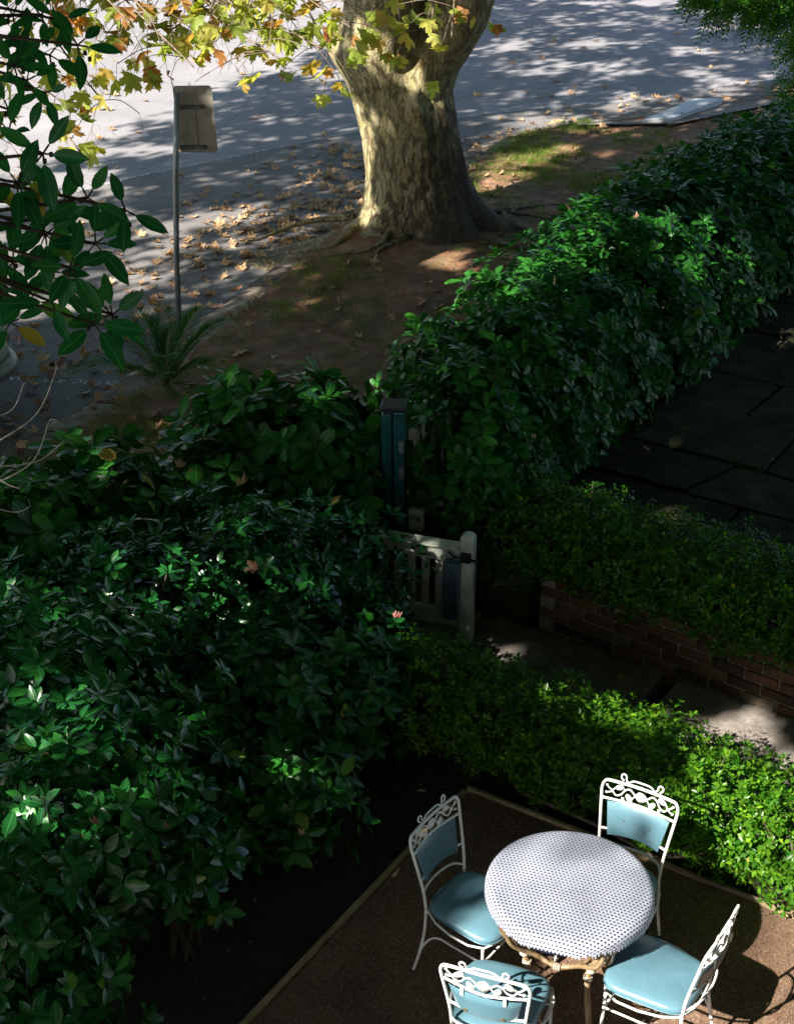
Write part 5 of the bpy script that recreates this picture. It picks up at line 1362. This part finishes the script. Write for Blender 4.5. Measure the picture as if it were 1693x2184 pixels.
# ================================================================== FALLEN LEAVES
rfl = random.Random(77)
def ground_z(x, y):
    if x > kerb_x(y) + 0.3: return verge_h(x, y)
    if x > kerb_x(y): return 0.03
    return -0.058
def drop(x, y, z, size, label, group=None, mesh=None, rot=None):
    o = bpy.data.objects.new('fallen_leaf', mesh or DRY[rfl.randrange(6)]); COL.objects.link(o)
    o.location = (x, y, z + 0.012); o.scale = (size,) * 3
    o.rotation_euler = rot or (rfl.gauss(0, .25), rfl.gauss(0, .25), rfl.uniform(0, 6.28))
    return tag(o, label, 'leaf', group)
cnt = 0; extra = []
cand = []
def dens(x, y):
    e = kerb_x(y) - x
    if e > 0:
        d = 0.10
        if y < 24: d += 1.6 * math.exp(-((e - 0.8) / 0.95) ** 2) * (1.0 if 16.5 < y < 21.5 else 0.28)
        if e > 2.6: d = 0.03
        if y > 21.8: d = 0.10 if e < 2 else 0.015
        d *= 0.6 + 0.9 * max(0, mnoise.noise(Vector((x * 1.1, y * 1.1, 2))) + 0.4)
        return d
    if off_fence(x, y) > -0.2: return 0
    return 0.40 if e > -0.45 else 0.12
while len(cand) < 1250:
    x = rfl.uniform(-7, 7); y = rfl.uniform(10.5, 30)
    if abs(x) / (y * .875 + 2.8) > .27 or math.hypot(x - .25, y - 17) < 1.0: continue
    if rfl.random() < dens(x, y): cand.append((x, y))
cand.sort(key=lambda p: p[1])
LB_ROAD = 'curled brown plane leaf lying on the asphalt between kerb and parking line'
LB_VERGE = 'dry plane leaf lying on the brown dirt of the verge'
LB_KERB = 'dry plane leaf caught on the kerb stones'
LB_FAR = 'lone dry leaf lying out on the sunlit carriageway beyond the parking line'
for i, (x, y) in enumerate(cand):
    e = kerb_x(y) - x; z = ground_z(x, y)
    LB_ROAD, gr_ = ('curled brown plane leaf on the asphalt between the bay line and the palm', 'fallen leaves near the bay line') if y < 14.2 else ('curled brown plane leaf on the asphalt beside the sign pole', 'fallen leaves beside the sign pole') if y < 16.6 else ('curled brown plane leaf in the thick scatter left of the trunk', 'fallen leaves left of the trunk')
    if e > 2.6: lab, gp_ = LB_FAR, 'leaves on the far roadway'
    elif e > 0: lab, gp_ = LB_ROAD, gr_
    elif e > -0.33: lab, gp_ = LB_KERB, 'fallen leaves on the kerb'
    else: lab, gp_ = LB_VERGE, 'fallen leaves on the verge'
    if i < 285: drop(x, y, z, rfl.uniform(.11, .185), lab, gp_)
    else: extra.append((x, y, z))
# the farther ones as one mass
tm = DRY[1]; Vt = np.array([v.co[:] for v in tm.vertices]); Ft = [tuple(p.vertices) for p in tm.polygons]
Ut = np.zeros((len(Vt), 2))
ex = np.array(extra); a = rng.uniform(0, 6.28, len(ex))
ms = frames(ex + np.array([0, 0, .015]), np.stack([np.cos(a), np.sin(a), rng.normal(0, .2, len(a))], 1), np.array([[0, 0, 1.0]]) + rng.normal(0, .2, (len(a), 3)), rng.uniform(.11, .185, len(a)))
o = leaves_mesh('leaf_litter', (Vt, Ft, Ut), ms, rng.uniform(0, 1, len(a)), M['maple_dry']); tag(o, 'scatter of brown plane leaves on the road beside the tree', 'leaf litter')
drop(1.83, 4.99, 0.005, .085, 'brown leaf lying alone on the patio grit behind the right chair')
drop(1.47, 8.15, 0.045, .115, 'rusty orange leaf lying on the concrete path before the step joint')
drop(1.98, 10.65, TZ, .075, 'orange leaf on the dark flagstones nearer the tall hedge')
drop(2.93, 10.48, TZ, .085, 'orange leaf on the flagstone joint at the right edge of the terrace')
drop(-0.09, 10.55, verge_h(-.09, 10.55), .12, 'tan leaf lying flat on the dirt just outside the gate post')
for (x, y, z, s_, lab) in ((-0.98, 8.25, 1.36, .125, 'big orange leaf resting in the dark bush left of the gate'), (-0.83, 7.55, 1.22, .125, 'brown leaf hanging upright in the bush below the gate rail'),
        (-1.42, 8.75, 1.28, .10, 'dull brown leaf lodged in the bush top under the palm'), (-2.0, 8.85, 1.27, .13, 'wide dark brown leaf lodged in the broadleaf shrub'),
        (-1.30, 5.05, 1.45, .06, 'rusty leaf caught among camellia leaves at lower left'), (-1.05, 5.25, 1.25, .05, 'small brown leaf caught beside a camellia twig'),
        (-0.50, 6.15, 0.42, .06, 'brown leaf low in the gardenia near the patio edge'), (0.95, 9.35, 1.18, .05, 'small pale brown leaf on the hedge beside the post'), (2.0, 12.2, 1.70, .07, 'brown leaf on top of the tall hedge, middle stretch')):
    drop(x, y, max(z, top_z(x, y) + .05), s_, lab, rot=(rfl.uniform(-.2, .9), rfl.uniform(-.5, .5), rfl.uniform(0, 6.28)))
# one pink camellia flower
fl = MB()
for k in range(9):
    a = 2.4 * k; r_ = .008 + .0022 * k
    fl.tube([(r_ * math.cos(a), r_ * math.sin(a), .0), (r_ * 1.3 * math.cos(a), r_ * 1.3 * math.sin(a), .022)], .010, 6, flat=.4)
ob = fl.build('camellia_flower', M['pink'], None, True); ob.location = (0.0, 7.80, 0.74); tag(ob, 'single pink camellia bloom in a sunlit sprig beside the gate', 'flower')
